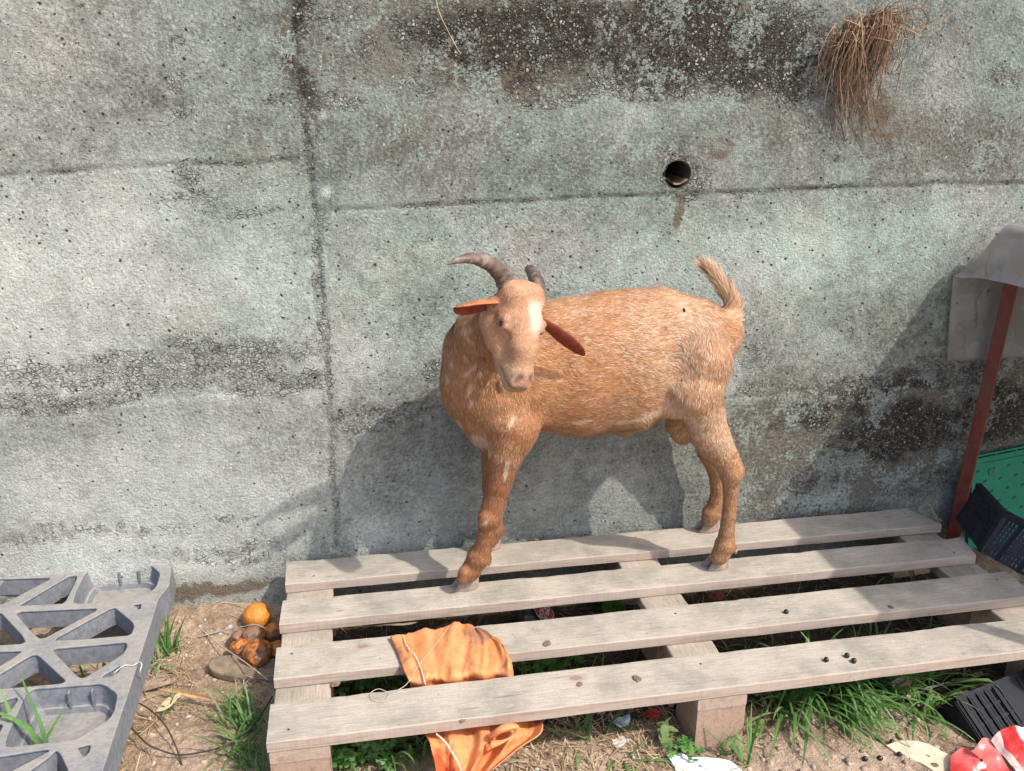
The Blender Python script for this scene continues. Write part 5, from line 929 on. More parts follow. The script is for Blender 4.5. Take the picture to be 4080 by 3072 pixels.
# far fore leg
chain([(0.4451,-0.06,0.3358,0.0529), (0.4386,-0.055,0.2752,0.0388), (0.4271,-0.05,0.2133,0.0262), (0.4223,-0.05,0.1621,0.0208), (0.4279,-0.05,0.125,0.0209)], .02, 1, None, 'foreleg')
chain([(0.4279,-0.05,0.125,0.0209), (0.425,-0.05,0.088,0.0163), (0.4259,-0.05,0.0632,0.0193), (0.4197,-0.052,0.0465,0.0164), (0.4154,-0.054,0.0415,0.0164)], .010, 1, None, 'foreleg')
cap((0.4416,-0.044,0.0618,0.0077), (0.4435,-0.044,0.0551,0.0058), .008, 1, None, 'foreleg')
# near hind leg
chain([(0.7953,-0.14,0.4765,0.0581), (0.8073,-0.158,0.4336,0.0581), (0.8,-0.17,0.3822,0.0494), (0.8142,-0.176,0.3382,0.0408), (0.8304,-0.182,0.2945,0.0322)], .022, .85, (.15, 0, -1), 'thigh')
cap((0.7785,-0.17,0.3835,0.044), (0.7662,-0.165,0.3618,0.0248), .022, 1, (-.1, 0, -1), 'thigh')
chain([(0.8304,-0.182,0.2945,0.034), (0.854,-0.184,0.2547,0.0244), (0.8762,-0.185,0.2168,0.0209)], .014, 1, (.2, 0, -1), 'hindleg')
cap((0.8533,-0.184,0.284,0.0126), (0.8888,-0.185,0.2278,0.01), .014, 1, (.2, 0, -1), 'hindleg')
chain([(0.8762,-0.185,0.2168,0.0218), (0.8783,-0.186,0.1789,0.0151), (0.8786,-0.187,0.1284,0.0139), (0.877,-0.188,0.0875,0.0149), (0.8757,-0.188,0.0582,0.0201), (0.8702,-0.188,0.0418,0.0178), (0.8659,-0.188,0.0337,0.0179)], .009, 1, (-.1, 0, -1), 'hindleg')
cap((0.8962,-0.184,0.0497,0.0085), (0.8999,-0.184,0.0419,0.0057), .008, 1, None, 'hindleg')

# far hind leg
chain([(0.8381,-0.07,0.4334,0.0537), (0.8428,-0.052,0.3384,0.0419), (0.8633,-0.045,0.2679,0.031), (0.8915,-0.04,0.2005,0.0247), (0.9151,-0.036,0.1537,0.019)], .025, 1, (.1, 0, -1), 'hindleg')
chain([(0.9151,-0.036,0.1537,0.019), (0.9214,-0.034,0.1026,0.0146), (0.9201,-0.032,0.0658,0.0163), (0.9145,-0.031,0.0477,0.0204), (0.9102,-0.031,0.0344,0.0184)], .010, 1, (-.1, 0, -1), 'hindleg')

# belly fold, sheath, scrotum
cap((0.6719,-0.105,0.299,0.0128), (0.6794,-0.112,0.2943,0.0101), .02, 1, (-1, 0, -.3), 'belly'); cap((0.7361,-0.165,0.3542,0.0141), (0.701,-0.15,0.329,0.0125), .03, 1, (-1, 0, -.4), 'belly')
chain([(0.772,-0.13,0.3333,0.0218), (0.7793,-0.14,0.3113,0.0281), (0.7865,-0.142,0.294,0.0264)], .014, .8, (.1, 0, -1), 'scrotum')
# tail
chain([(0.8574,-0.11,0.4893,0.0216), (0.8747,-0.112,0.5095,0.017), (0.879,-0.112,0.535,0.0134), (0.8669,-0.112,0.5646,0.0106), (0.8448,-0.112,0.5922,0.0079), (0.8194,-0.112,0.6178,0.0052)], .010, .6, None, 'tail')
# wattles on the throat
chain([(0.3751,-0.238,0.4915,0.0063), (0.3707,-0.24,0.4699,0.0055), (0.3721,-0.24,0.4523,0.0064)], .008, 1, None, 'neck'); cap((0.4045,-0.235,0.4454,0.0072), (0.4061,-0.235,0.4385,0.0064), .008, 1, None, 'neck')
# head
def hc(a, b, ra, rb, k=.008, reg='head', flow=None): cap(tuple(H(*a)) + (ra * .001 * KH,), tuple(H(*b)) + (rb * .001 * KH,), k, 1, -hv if flow is None else flow, reg)
hc((16, 0, -42), (50, 0, -44), 41, 45, .012); hc((10, -14, -24), (10, 14, -24), 23, 23, .012)
for s_ in (-1, 1):
    hc((8, 24 * s_, -30), (-2, 28 * s_, -32), 20, 18, .010)            # horn cores
    hc((52, 27 * s_, -26), (66, 30 * s_, -29), 16, 14, .008)           # brow
    hc((84, 21 * s_, -68), (52, 25 * s_, -76), 27, 31, .008); hc((84, 18 * s_, -60), (132, 13 * s_, -56), 25, 18, .008)   # cheek and jaw
    hc((24, 38 * s_, -54), (24, 46 * s_, -58), 16, 13, .010)
    hc((150, 10 * s_, -22), (167, 11 * s_, -22), 16, 12.5, .005)       # nostril wing
    hc((138, 11 * s_, -38), (167, 10 * s_, -37), 18, 14, .006)         # upper lip
    hc((52, 42 * s_, -36), (55, 43 * s_, -17), 7.0, 6.0, .003); hc((70, 42 * s_, -36), (67, 42 * s_, -18), 5.5, 5.0, .003)  # eyelids
hc((60, 0, -20), (105, 0, -17), 29, 26, .012); hc((105, 0, -18), (152, 0, -21), 26, 20, .010); hc((120, 0, -44), (160, 0, -38), 26, 19, .010); hc((138, 0, -60), (166, 0, -54), 17, 14, .004)
MOUTH = lambda s_: [(138, 30 * s_, -44), (148, 29 * s_, -37), (164, 26 * s_, -30), (175, 20 * s_, -21), (179, 5 * s_, -15), (179, 0, -15)]
CARVE = []   # (p, q, r, k): grooves
for s_ in (-1, 1):
    CARVE.append((H(157, 11 * s_, -2), H(164, 17 * s_, -9), .0044, .002))
    pts = [H(*q) for q in MOUTH(s_)]
    for a, b in zip(pts[:-1], pts[1:]): CARVE.append((a, b, .0026, .002))
    CARVE.append((H(72, 35 * s_, -24), H(84, 28 * s_, -22), .003, .006))
pts = [(0.343,-0.205,0.0829), (0.3347,-0.205,0.0587), (0.3303,-0.21,0.0401)]
for a, b in zip(pts[:-1], pts[1:]): CARVE.append((np.array(a), np.array(b), .0035, .004))
pts = [(0.8477,-0.208,0.0543), (0.8446,-0.208,0.0336), (0.8422,-0.21,0.017)]
for a, b in zip(pts[:-1], pts[1:]): CARVE.append((np.array(a), np.array(b), .0035, .004))
def capd(P, p, q, r1, r2, ysq):
    if ysq != 1: sc = np.array([1, 1 / ysq, 1], np.float32); P = P * sc; p = p * sc; q = q * sc
    d = q - p; L = d @ d + 1e-12; t = np.clip(((P - p) @ d) / L, 0, 1)
    v = P - (p + t[..., None] * d); return (np.sqrt((v * v).sum(-1)) - (r1 + (r2 - r1) * t)) * (1 if ysq == 1 else .9)
st = .0031
lo = np.array([.24, -.36, -.004]); hi_ = np.array([.95, .06, .70]); N3 = np.ceil((hi_ - lo) / st).astype(int)
D = np.full(N3, .05, np.float32); ax = [lo[i] + st * np.arange(N3[i]) for i in range(3)]
def sub(p, q, m):
    a = np.clip(((np.minimum(p, q) - m - lo) / st).astype(int), 0, N3 - 1); b = np.clip(((np.maximum(p, q) + m - lo) / st).astype(int) + 2, 1, N3); return tuple(slice(a[i], b[i]) for i in range(3))
def smin(a, b, k): h = np.maximum(k - np.abs(a - b), 0) / k; return np.minimum(a, b) - h * h * k * .25
solo = 10 ** 6; groups = []
for n_, pr in enumerate(PR):
    chained = GID[n_] > 0 and GID.count(GID[n_]) > 1 and pr[7] != 'head' and GID[n_] % 2 == 1
    if chained and groups and groups[-1][0] == GID[n_]: groups[-1][1].append(pr)
    else: groups.append((GID[n_] if chained else -n_ - 1, [pr]))
for gid, prs in groups:      # the links of one limb meet without swelling, then the limb is blended into the body
    k = max(x[4] for x in prs); lo_ = np.min([np.minimum(x[0], x[1]) - max(x[2], x[3]) for x in prs], 0); hi2 = np.max([np.maximum(x[0], x[1]) + max(x[2], x[3]) for x in prs], 0)
    sl = sub(lo_, hi2, k + .012); G3 = np.stack(np.meshgrid(ax[0][sl[0]], ax[1][sl[1]], ax[2][sl[2]], indexing='ij'), -1).astype(np.float32); dd_ = None
    for p, q, r1, r2, k_, ysq, f, reg in prs:
        d_ = capd(G3, p.astype(np.float32), q.astype(np.float32), r1, r2, ysq); dd_ = d_ if dd_ is None else smin(dd_, d_, .004)
    D[sl] = smin(D[sl], dd_, k)
for p, q, r, k in CARVE:
    sl = sub(p, q, r + k + .006); G3 = np.stack(np.meshgrid(ax[0][sl[0]], ax[1][sl[1]], ax[2][sl[2]], indexing='ij'), -1).astype(np.float32)
    D[sl] = -smin(-D[sl], capd(G3, p.astype(np.float32), q.astype(np.float32), r, r, 1.0), k)
# low muscle and rib relief
GX, GY, GZ3 = np.meshgrid(*ax, indexing='ij')
near = np.abs(D) < .012; PP = np.c_[GX[near], GY[near], GZ3[near]]
D[near] += ((fbm3(PP * 16, 2, 4) - .5) * .008 + (fbm3(PP * 48, 2, 6) - .5) * .0026).astype(np.float32) * np.where((PP[:, 1] < -.235) & (PP[:, 2] > .40), .35, np.where(PP[:, 2] < .26, .25, 1))
del GX, GY, GZ3
def surface_nets(D):
    ins = D < 0; n = D.shape; vid = -np.ones((n[0] - 1, n[1] - 1, n[2] - 1), int); c = np.zeros(vid.shape, int)
    for i in (0, 1):
        for j in (0, 1):
            for k in (0, 1): c += ins[i:n[0] - 1 + i, j:n[1] - 1 + j, k:n[2] - 1 + k]
    act = np.argwhere((c > 0) & (c < 8)); vid[act[:, 0], act[:, 1], act[:, 2]] = np.arange(len(act))
    acc = np.zeros((len(act), 3)); cnt = np.zeros(len(act)); cs = [(i, j, k) for i in (0, 1) for j in (0, 1) for k in (0, 1)]
    for a in cs:
        for ax_ in range(3):
            if a[ax_]: continue
            b = list(a); b[ax_] = 1; va = D[act[:, 0] + a[0], act[:, 1] + a[1], act[:, 2] + a[2]]; vb = D[act[:, 0] + b[0], act[:, 1] + b[1], act[:, 2] + b[2]]
            m = (va < 0) != (vb < 0); t = np.where(m, va / np.where(m, va - vb, 1), 0); pt = act + np.array(a); pt = pt.astype(float); pt[:, ax_] += t; acc[m] += pt[m]; cnt[m] += 1
    V = acc / cnt[:, None]; Fs = []
    for ax_ in range(3):
        s0 = [slice(None)] * 3; s1 = [slice(None)] * 3; s0[ax_] = slice(0, -1); s1[ax_] = slice(1, None); e = ins[tuple(s0)] != ins[tuple(s1)]; E = np.argwhere(e); o1, o2 = [(1, 2), (2, 0), (0, 1)][ax_]
        E = E[(E[:, o1] > 0) & (E[:, o2] > 0) & (E[:, o1] < n[o1] - 1) & (E[:, o2] < n[o2] - 1)]
        def g(d1, d2): q = E.copy(); q[:, o1] += d1; q[:, o2] += d2; return vid[q[:, 0], q[:, 1], q[:, 2]]
        f = np.c_[g(-1, -1), g(0, -1), g(0, 0), g(-1, 0)]; fl = ins[E[:, 0], E[:, 1], E[:, 2]]; f[~fl] = f[~fl][:, ::-1]; Fs.append(f)
    F = np.concatenate(Fs); return V, F[(F >= 0).all(1)]
Vg, Fg = surface_nets(D); Vg = lo + Vg * st
for it in range(3):      # light smoothing
    acc = np.zeros_like(Vg); cn = np.zeros(len(Vg))
    for a, b in ((0, 1), (1, 2), (2, 3), (3, 0)):
        np.add.at(acc, Fg[:, a], Vg[Fg[:, b]]); np.add.at(acc, Fg[:, b], Vg[Fg[:, a]]); np.add.at(cn, Fg[:, a], 1); np.add.at(cn, Fg[:, b], 1)
    Vg = Vg * .5 + .5 * acc / cn[:, None]
fn_ = np.cross(Vg[Fg[:, 2]] - Vg[Fg[:, 0]], Vg[Fg[:, 3]] - Vg[Fg[:, 1]]); area = np.linalg.norm(fn_, axis=1) * .5
VN = np.zeros_like(Vg)
for k in range(4): np.add.at(VN, Fg[:, k], fn_)
VN /= np.linalg.norm(VN, axis=1)[:, None] + 1e-12
REGS = ['body', 'chest', 'neck', 'shoulder', 'foreleg', 'thigh', 'hindleg', 'belly', 'scrotum', 'tail', 'head']
def field(P):
    """coat flow direction and region weights at surface points"""
    fl = np.zeros((len(P), 3)); wr_ = np.zeros((len(P), len(REGS))); P32 = P.astype(np.float32)
    for p, q, r1, r2, k, ysq, f, reg in PR:
        d = capd(P32, p.astype(np.float32), q.astype(np.float32), r1, r2, ysq); wgt = np.exp(-np.maximum(d, 0) / .007); fl += wgt[:, None] * f; wr_[:, REGS.index(reg)] = np.maximum(wr_[:, REGS.index(reg)], wgt)
    return fl / (np.linalg.norm(fl, axis=1)[:, None] + 1e-9), wr_ / wr_.sum(1)[:, None]
def spot(P, c, r, soft=.6): d = np.linalg.norm((P - np.array(c[:3])) * np.array([1, .5, 1]), axis=1) / r; return 1 - sst(d, 1 - soft, 1 + soft)
def white_frac(P, W):
    g = lambda n: W[:, REGS.index(n)]
    w_ = .10 * g('body') + .06 * g('chest') + .10 * g('neck') + .15 * g('shoulder') + .05 * g('foreleg') + .48 * g('thigh') + .20 * g('hindleg') + .25 * g('belly') + .10 * g('scrotum') + .38 * g('tail') + .12 * g('head')
    for c, r, a in (((0.7071,-0.2,0.5393), .10, .42), ((0.7777,-0.18,0.5224), .08, .50), ((0.666,-0.2,0.498), .07, .30), ((0.7485,-0.2,0.4499), .09, .40), ((0.8263,-0.19,0.4335), .06, .50), ((0.8297,-0.19,0.3406), .05, .55), ((0.8433,-0.19,0.292), .035, .55), ((0.595,-0.2,0.544), .10, .18),
                    ((0.5597,-0.17,0.5719), .06, .2), ((0.6558,-0.2,0.3557), .05, .25), ((0.4293,-0.2,0.2978), .035, .30), ((0.4374,-0.2,0.3877), .05, .14), ((0.3839,-0.16,0.3074), .020, .8), ((0.8648,-0.15,0.4559), .035, .35), ((0.7284,-0.19,0.4026), .05, .3), ((0.5121,-0.2,0.4882), .06, .1)):
        w_ = np.maximum(w_, a * spot(P, c, r))
    return w_
WSTREAK = [((0.6423,-0.19,0.3296), (0.6994,-0.18,0.3406), .007), ((0.6885,-0.185,0.3432), (0.726,-0.18,0.3548), .008), ((0.3382,-0.15,0.3527), (0.3507,-0.15,0.3196), .0035), ((0.3605,-0.2,0.4187), (0.3672,-0.2,0.4314), .005), ((0.3542,-0.2,0.4494), (0.3694,-0.21,0.4731), .0045), ((0.3636,-0.2,0.4028), (0.3585,-0.2,0.3926), .005), ((0.3738,-0.17,0.3076), (0.391,-0.17,0.2989), .010),
           ((0.3292,-0.15,0.4694), (0.331,-0.15,0.4754), .003), ((0.349,-0.18,0.4819), (0.3524,-0.18,0.4868), .003), ((0.3495,-0.15,0.5331), (0.3607,-0.16,0.5437), .004), ((0.3857,-0.2,0.1692), (0.3787,-0.2,0.1621), .004), ((0.5546,-0.2,0.3394), (0.5809,-0.2,0.3441), .006), ((0.425,-0.2,0.2888), (0.4207,-0.2,0.2519), .005), ((0.3225,-0.13,0.4415), (0.324,-0.13,0.4307), .0035), ((0.438,-0.22,0.373), (0.4296,-0.22,0.3558), .004), ((0.355,-0.17,0.5255), (0.3607,-0.17,0.5193), .0035)]
def coat(P, W, rnd=None):
    """albedo of the coat at P"""
    n1 = fbm3(P * np.array([30, 40, 70]), 3, 2); n2 = fbm3(P * np.array([90, 160, 260]), 2, 5); n3 = fbm3(P * 12, 2, 9)
    g = lambda n: W[:, REGS.index(n)]
    base = np.array([.40, .185, .078])[None] * (0.78 + .44 * n1)[:, None]
    base = base * (1 - .38 * (g('foreleg') * .95 + g('hindleg') * .42 + g('scrotum') * .6 + .5 * g('chest') + .3 * g('neck'))[:, None]) + np.array([.03, .002, 0]) * g('foreleg')[:, None]
    tan = np.array([.46, .255, .155]) * (.8 + .4 * n1)[:, None]; hm = np.clip(g('head') * 1.3 - .15, 0, 1)[:, None]; base = base * (1 - .72 * hm) + tan * .72 * hm
    base = base * (1 - .45 * g('tail')[:, None]) + np.array([.62, .44, .27]) * .45 * g('tail')[:, None]
    wf = white_frac(P, W); wfn = wf + (n3 - .5) * .35 * (wf > .12) + (n2 - .5) * (.8 - .5 * (g('foreleg') + g('hindleg'))) * (wf > .05)
    r_ = rnd if rnd is not None else .5
    wfn = wfn * 1.0; white = sst(wfn - .5 + (0 if rnd is None else (.5 - r_) * .80), -.42, .42) * .74
    fleck = sst(vn3(P * np.array([42, 90, 90]), 33), .83, .90) * (g('body') + g('neck') + g('chest') + g('shoulder') + g('foreleg') * .5) * .25; white = np.maximum(white, fleck)
    flat_ = np.array([1, 0, 1], np.float32); Pf = P.astype(np.float32) * flat_; side_ = 1 - sst(P[:, 1], -.125, -.105)
    for a, b, r in WSTREAK: white = np.maximum(white, side_ * .68 * (1 - sst(capd(Pf, np.array(a, np.float32) * flat_, np.array(b, np.float32) * flat_, 0, 0, 1.0) + (n2 - .5) * .006, r * .35, r * 1.15)))
    c = base * (1 - white[:, None]) + np.array([.66, .52, .38])[None] * white[:, None]
    # head markings in the head's own frame
    L = (P - Hp) / (.001 * KH); a = L @ hv; s = L @ hs; cc_ = L @ hn; hh = g('head')
    q = sst(a, 8, 26) * (1 - sst(a, 62, 92)) * sst(-s, -14 + 0, 2) * (1 - sst(-s, 30, 42)) * sst(cc_, -45, -20) * hh
    c = c * (1 - .66 * q[:, None]) + np.array([.74, .66, .54]) * .66 * q[:, None]
    q = sst(a, 84, 100) * (1 - sst(a, 128, 146)) * sst(cc_, -60, -25) * hh * sst(n3, .35, .6); c = c * (1 - .42 * q[:, None]) + np.array([.27, .20, .11]) * .42 * q[:, None]
    q = sst(a, 128, 150) * hh; c = c * (1 - .55 * q[:, None]) + np.array([.47, .35, .22]) * .55 * q[:, None]
    q = np.exp(-((a - 160) ** 2 + s ** 2 * .8 + (cc_ + 3) ** 2) / 330.) * hh; c = c * (1 - .7 * q[:, None]) + np.array([.40, .19, .15]) * .7 * q[:, None]
    Lc = np.c_[a, s, cc_].astype(np.float32)
    for s_ in (-1, 1):
        dm = np.min([capd(Lc, np.array(u, np.float32), np.array(v, np.float32), 0, 0, 1.0) for u, v in zip(MOUTH(s_)[:-1], MOUTH(s_)[1:])], 0); q = np.exp(-(dm / 3.2) ** 2) * hh; c = c * (1 - .75 * q[:, None]) + np.array([.10, .05, .035]) * .75 * q[:, None]
    q = sst(vn3(P * 75, 3), .55, .8) * sst(a, 60, 80) * (1 - sst(a, 150, 165)) * hh * .35; c = c * (1 - q[:, None]) + np.array([.24, .15, .09]) * q[:, None]
    for s_ in (-1, 1):
        q = np.exp(-(capd(Lc, np.array((156, 10 * s_, -2), np.float32), np.array((164, 17 * s_, -9), np.float32), 0, 0, 1.0) / 5.0) ** 2) * hh; c = c * (1 - .9 * q[:, None]) + np.array([.05, .025, .02]) * .9 * q[:, None]
        e = np.exp(-((a - 61) ** 2 + (s - 40 * s_) ** 2 + (cc_ + 27) ** 2) / 190.); c = c * (1 - .5 * e[:, None] * hh[:, None]) + np.array([.40, .21, .14]) * .5 * (e * hh)[:, None]
    return c
goat = empty('goat', (0.6319,-0.11,0.0146)); goat.location.z = 0; tag(goat, 'reddish brown and white speckled goat standing on the wooden pallet, head turned to the camera', 'goat')
fl, W = field(Vg); cg = coat(Vg, W)
N = NM('goat_skin', .8, .15); o = N.obj(); n1 = N.noise(o, 260, 3); N.base(N.mulc(N.attr('tint').outputs[0], N.ramp(n1, .3, .7, .82, 1.05))); N.nrm(N.bump(n1, .0012)); SKIN = N.m
me = fast_mesh('goat_body', Vg, Fg); vcol(me, 'tint', cg); gb = mobj('body', me, SKIN, goat)
# ---- coat of short hairs
nH = 260000; rg = np.random.RandomState(8); cum = np.cumsum(area); fi = np.searchsorted(cum, rg.rand(nH) * cum[-1]); ab = rg.rand(nH, 2)
q0, q1, q2, q3 = [Vg[Fg[fi, k]] for k in range(4)]; u_ = ab[:, :1]; v_ = ab[:, 1:]
Pk = (q0 * (1 - u_) + q1 * u_) * (1 - v_) + (q3 * (1 - u_) + q2 * u_) * v_; Nk = fn_[fi]; Nk /= np.linalg.norm(Nk, axis=1)[:, None] + 1e-12
m0, m1_, m2_, m3_ = [VN[Fg[fi, k]] for k in range(4)]; Nk = (m0 * (1 - u_) + m1_ * u_) * (1 - v_) + (m3_ * (1 - u_) + m2_ * u_) * v_; Nk /= np.linalg.norm(Nk, axis=1)[:, None]
flk, Wk = field(Pk); g = lambda n: Wk[:, REGS.index(n)]
# whorls: let the flow wander a little
sw = (fbm3(Pk * 22, 2, 12) - .5)[:, None] * (1.7 - 1.2 * (g('foreleg') + g('hindleg')))[:, None]; tn = np.cross(Nk, flk); T = flk + tn * sw + rg.randn(nH, 3) * .16; T -= Nk * (T * Nk).sum(1)[:, None]; T /= np.linalg.norm(T, axis=1)[:, None] + 1e-9
Ln = .0115 * g('body') + .0135 * g('chest') + .0125 * g('neck') + .0115 * g('shoulder') + .0075 * g('foreleg') + .0115 * g('thigh') + .0075 * g('hindleg') + .013 * g('belly') + .006 * g('scrotum') + .028 * g('tail') + .0048 * g('head'); Ln = Ln * rg.uniform(.6, 1.25, nH)
low_ = Pk[:, 2] < .030; Ln[low_] *= .55; Le = np.abs((Pk - Hp) / (.001 * KH)); La = (Pk - Hp) / (.001 * KH); Ln[(np.hypot(La @ hv - 61, La @ hn + 25) < 10) & (np.abs(La @ hs) > 28)] *= .12
lift = np.where(g('tail') > .5, .55, .19) * rg.uniform(.5, 1.5, nH); lift = lift + .35 * np.clip(g('foreleg') - .3, 0, 1) * rg.rand(nH)
wd = (.00040 + .00024 * rg.rand(nH)) * (1 + .0 * Ln)
d0 = T + Nk * lift[:, None]; d0 /= np.linalg.norm(d0, axis=1)[:, None]; d1 = T + Nk * (lift * .2)[:, None]; d1 /= np.linalg.norm(d1, axis=1)[:, None]
Sd = np.cross(Nk, T); A0 = Pk - Nk * .0004; A1 = A0 + d0 * (Ln * .5)[:, None]; A2 = A1 + d1 * (Ln * .5)[:, None]; wS = Sd * wd[:, None]
VV = np.stack([A0 - wS, A0 + wS, A1 - wS * .8, A1 + wS * .8, A2], 1).reshape(-1, 3)
ck = coat(Pk, Wk, rg.rand(nH)); ck = ck * (0.84 + .34 * rg.rand(nH))[:, None]; ck = np.clip(ck, 0, .85)
b = (np.arange(nH) * 5)[:, None]; tris = np.stack([b + np.array([0, 3, 1]), b + np.array([0, 2, 3]), b + np.array([2, 4, 3])], 1).reshape(-1, 3)
me = bpy.data.meshes.new('goat_coat'); me.vertices.add(len(VV)); me.vertices.foreach_set('co', VV.astype(np.float32).ravel()); me.loops.add(len(tris) * 3); me.loops.foreach_set('vertex_index', tris.astype(np.int32).ravel())
me.polygons.add(len(tris)); me.polygons.foreach_set('loop_start', (np.arange(len(tris)) * 3).astype(np.int32)); me.update(calc_edges=True)
vcol(me, 'tint', np.repeat(ck, 5, 0)); me.polygons.foreach_set('use_smooth', [True] * len(tris))
nv_ = Nk * 1.0 + Sd * (rg.randn(nH) * .22)[:, None] + T * (rg.randn(nH) * .12)[:, None]; nv_ /= np.linalg.norm(nv_, axis=1)[:, None]
me.normals_split_custom_set_from_vertices(np.repeat(nv_, 5, 0).astype(np.float32))
N = NM('goat_hair', .55, .25); N.base(N.attr('tint').outputs[0]); N.b.inputs['Sheen Weight'].default_value = .08
ct = mobj('coat', me, N.m, goat)
# ---- horns
def horn(pts, rad, flat=.72):
    P = spline(pts, 70); Rr = spline(np.c_[rad, rad, rad], 70)[:, 0]; t = np.linspace(0, 1, 70); Rr = Rr * (1 + .07 * np.sin(t * 95 + 2 * np.sin(t * 11)) * (1 - t) + .03 * np.sin(t * 37))
    V, Fc = tube_arrays(P, list(Rr), 20, True, flat=flat); return mesh('horn', V, Fc)
N = NM('horn', .5, .35); o = N.obj(); n1 = N.noise(N.map(o, (1, 1, 1)), 60, 4, .7, .5); n2 = N.noise(o, 22, 4, .6); c = N.mix(N.ramp(n2, .35, .65), (.075, .05, .042), (.20, .14, .115)); c = N.mix(N.ramp(n1, .5, .7, 0, .5), c, (.36, .28, .22)); N.base(c); N.nrm(N.bump(n1, .002)); HORN = N.m
mobj('horn', horn([(0.4146,-0.275,0.6099), (0.4091,-0.275,0.6316), (0.3965,-0.282,0.6524), (0.3746,-0.298,0.671), (0.3488,-0.315,0.6815), (0.3279,-0.327,0.6822), (0.3074,-0.338,0.6778)], [.0185, .0175, .0150, .0120, .0090, .0058, .0010], .80), HORN, goat)
mobj('horn', horn([(0.466,-0.262,0.605), (0.4645,-0.257,0.6235), (0.465,-0.235,0.6336), (0.4677,-0.195,0.6342), (0.4716,-0.16,0.6262), (0.4841,-0.125,0.6104), (0.501,-0.095,0.5897)], [.0148, .0142, .0128, .0108, .0082, .0052, .0010], .85), HORN, goat)
# ---- ears
def ear(base, mid, tip, upv, width, curl, name='ear'):
    C = spline([base, mid, tip], 22); V = []; Fc = []; m = 11
    for i in range(22):
        t = i / 21; d = C[min(i + 1, 21)] - C[max(i - 1, 0)]; d /= np.linalg.norm(d); up = np.array(upv, float); up -= d * (up @ d); up /= np.linalg.norm(up); sd_ = np.cross(d, up)
        ww = width * (.42 + .58 * math.sin(min(1, t * 1.55) * math.pi / 2)) * (1 - max(0, (t - .45) / .55) ** 2.3) ** .75 + .0006; cu = curl * (1 - .45 * t)
        for j in range(m):
            a = (j / (m - 1) - .5) * 2; ang = a * cu; V.append(C[i] + sd_ * (math.sin(ang) / max(cu, .01) * ww) - up * ((1 - math.cos(ang)) / max(cu, .01) * ww) * -1)
    for i in range(21):
        for j in range(m - 1): q = i * m + j; Fc.append((q, q + 1, q + m + 1, q + m))
    return mesh(name, V, Fc)
N = NM('ear_hide', .75, .15); o = N.obj(); n1 = N.noise(o, 70, 4); n2 = N.noise(N.map(o, (1, 1, 1)), 300, 3); c = N.mix(N.ramp(n1, .35, .65), (.40, .15, .07), (.50, .22, .11)); c = N.mulc(c, N.ramp(n2, .3, .7, .85, 1.1)); N.base(c); N.nrm(N.bump(n2, .001))
tl = N.n('BsdfTranslucent'); tl.inputs[0].default_value = (.50, .10, .05, 1); mx = N.n('MixShader'); mx.inputs[0].default_value = .12; N.t.links.new(N.b.outputs[0], mx.inputs[1]); N.t.links.new(tl.outputs[0], mx.inputs[2]); N.t.links.new(mx.outputs[0], N.t.nodes['Material Output'].inputs[0]); EAR = N.m
N = NM('ear_inner', .7, .15); o = N.obj(); n1 = N.noise(o, 90, 4); N.base(N.mix(N.ramp(n1, .35, .65), (.20, .045, .03), (.27, .07, .045)))
tl = N.n('BsdfTranslucent'); tl.inputs[0].default_value = (.45, .06, .03, 1); mx = N.n('MixShader'); mx.inputs[0].default_value = .15; N.t.links.new(N.b.outputs[0], mx.inputs[1]); N.t.links.new(tl.outputs[0], mx.inputs[2]); N.t.links.new(mx.outputs[0], N.t.nodes['Material Output'].inputs[0]); EARI = N.m
e_ = mobj('ear', ear((0.4001,-0.27,0.6031), (0.3583,-0.295,0.609), (0.3189,-0.32,0.6053), (-.1, -.62, -.75), .0275, 1.5), [EARI, EAR], goat); md = e_.modifiers.new('t', 'SOLIDIFY'); md.thickness = .0022; md.offset = 0; md.material_offset = 1
e_ = mobj('ear', ear((0.4733,-0.25,0.5589), (0.5155,-0.235,0.5218), (0.5608,-0.215,0.4834), (.35, .75, .55), .0165, .8), [EARI, EARI], goat); md = e_.modifiers.new('t', 'SOLIDIFY'); md.thickness = .002; md.offset = 0
# ---- eyes: half closed, a dark slit between the lids
EYE = simple('eye_dark', (.035, .018, .012), .15, .3, 300, .0001, .6); LID = simple('eyelid', (.40, .22, .15), .7, .2, 200)
for s_ in (-1, 1):
    bm = bmesh.new(); bmesh.ops.create_uvsphere(bm, u_segments=24, v_segments=16, radius=.0072); M = Matrix(((hv[0], hn[0], hs[0], 0), (hv[1], hn[1], hs[1], 0), (hv[2], hn[2], hs[2], 0), (0, 0, 0, 1)))
    ec = H(61, 41.5 * s_, -26); bmesh.ops.transform(bm, matrix=Matrix.Translation(ec) @ M, verts=bm.verts); ey = mobj('eye', bm_mesh('eye', bm), EYE, goat)
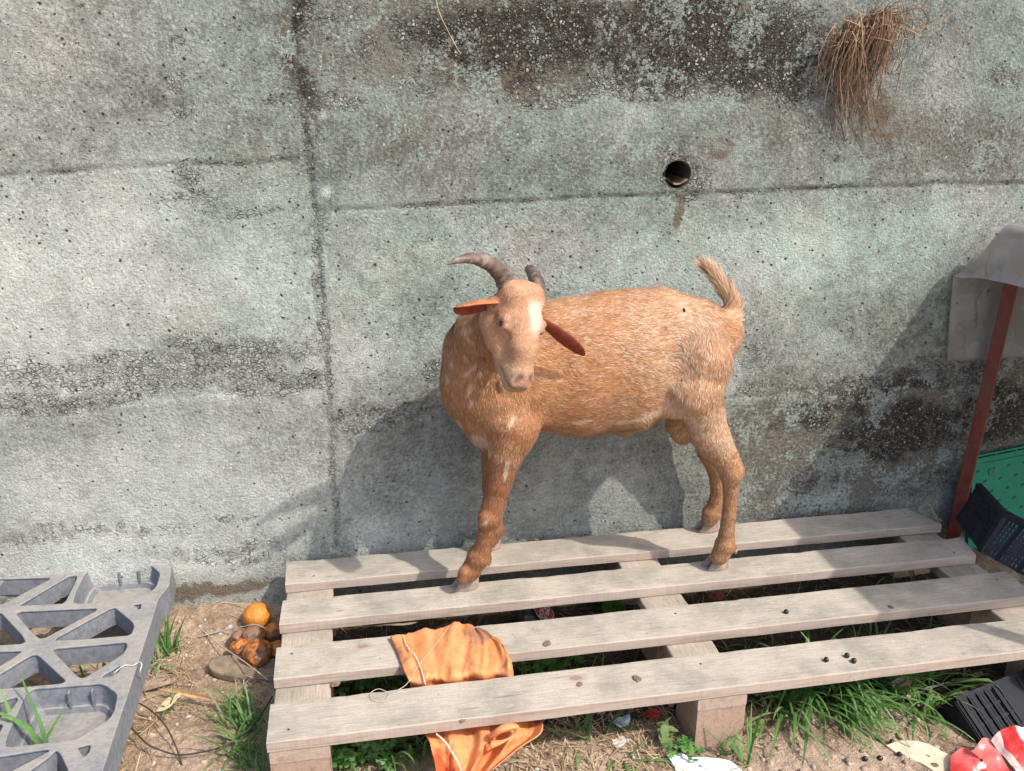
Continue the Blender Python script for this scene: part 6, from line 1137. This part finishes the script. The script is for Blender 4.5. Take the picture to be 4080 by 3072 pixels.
# ---- hooves: two claws a foot
HOOF = simple('hoof_horn', (.33, .235, .19), .6, .35, 120, .0008, .3, dirt=(.22, .19, .17), dirt_amt=.6)
def hoof(cx, cy, ang, L=.036, Wd=.0145, Ht=.021, gap=.0155):
    V = []; Fc = []; n = 22
    for sd_ in (-1, 1):
        b = len(V); outl = []
        for k in range(n):
            a = 2 * math.pi * k / n; x = math.cos(a); y = math.sin(a); xx = (x * .5) * L; taper = 1 - .55 * max(0, x) ** 1.3; yy = y * Wd * .5 * taper; outl.append((xx, yy))
        for z, sc_, sh in ((.0008, 1.0, 0), (.003, 1.02, 0), (Ht * .55, .88, -.0035), (Ht, .74, -.0075), (Ht * 1.25, .5, -.009)):
            for (x, y) in outl:
                zt = z * (1 - .42 * max(0, x / L + .1)) if z > .004 else z; X_ = x * sc_ + sh + .0; Y_ = y * sc_ * (1.0 if z < .01 else 1.1) + sd_ * gap * .5 * (1 - .12 * z / Ht) + sd_ * .0018 * (x / L)
                V.append((cx + X_ * math.cos(ang) - Y_ * math.sin(ang), cy + X_ * math.sin(ang) + Y_ * math.cos(ang), zt))
        for r_ in range(4):
            for k in range(n): Fc.append((b + r_ * n + k, b + r_ * n + (k + 1) % n, b + (r_ + 1) * n + (k + 1) % n, b + (r_ + 1) * n + k))
        Fc.append(tuple(b + 4 * n + k for k in range(n))); Fc.append(tuple(b + n - 1 - k for k in range(n)))
    return mobj('hoof', mesh('hoof', V, Fc), HOOF, goat)
for (x, y, z), an in (((0.3498,-0.1583,0), R(190)), ((0.867,-0.171,0), R(190)), ((0.9126,-0.0163,0), R(186)), ((0.418,-0.0114,0), R(190))): hoof(x, y, an, .050, .0195, .029, .0200)
# dew claws
for c0, c1_ in (((0.3917,-0.176,0.0662), (0.3943,-0.176,0.0536)), ((0.8976,-0.188,0.0476), (0.9016,-0.188,0.0365)), ((0.4432,-0.046,0.0606), (0.4462,-0.046,0.0472))):
    V, Fc = tube_arrays([c0, Vector(c0).lerp(Vector(c1_), .5), c1_], [.0052, .0046, .0018], 10); mobj('dew_claw', mesh('dew_claw', V, Fc), HOOF, goat)
# a fly resting on the rump
fy = empty('fly', (0.7527,-0.186,0.5519)); tag(fy, 'tiny dark fly sitting on the rump of the goat', 'fly')
bm = bmesh.new(); bmesh.ops.create_icosphere(bm, subdivisions=2, radius=.0028, matrix=Matrix.Translation((0.7502,-0.192,0.5535)) @ Matrix.Diagonal((.8, .8, 1.25, 1))); mobj('body', bm_mesh('fly_body', bm), PEL, fy)
bm = bmesh.new(); bar(bm, (0.7485,-0.196,0.5563), (0.7515,-0.194,0.5496), (.004, 0, 0), (0, .0002, 0)); mobj('wing', bm_mesh('wing', bm), PEL, fy, smooth=False)
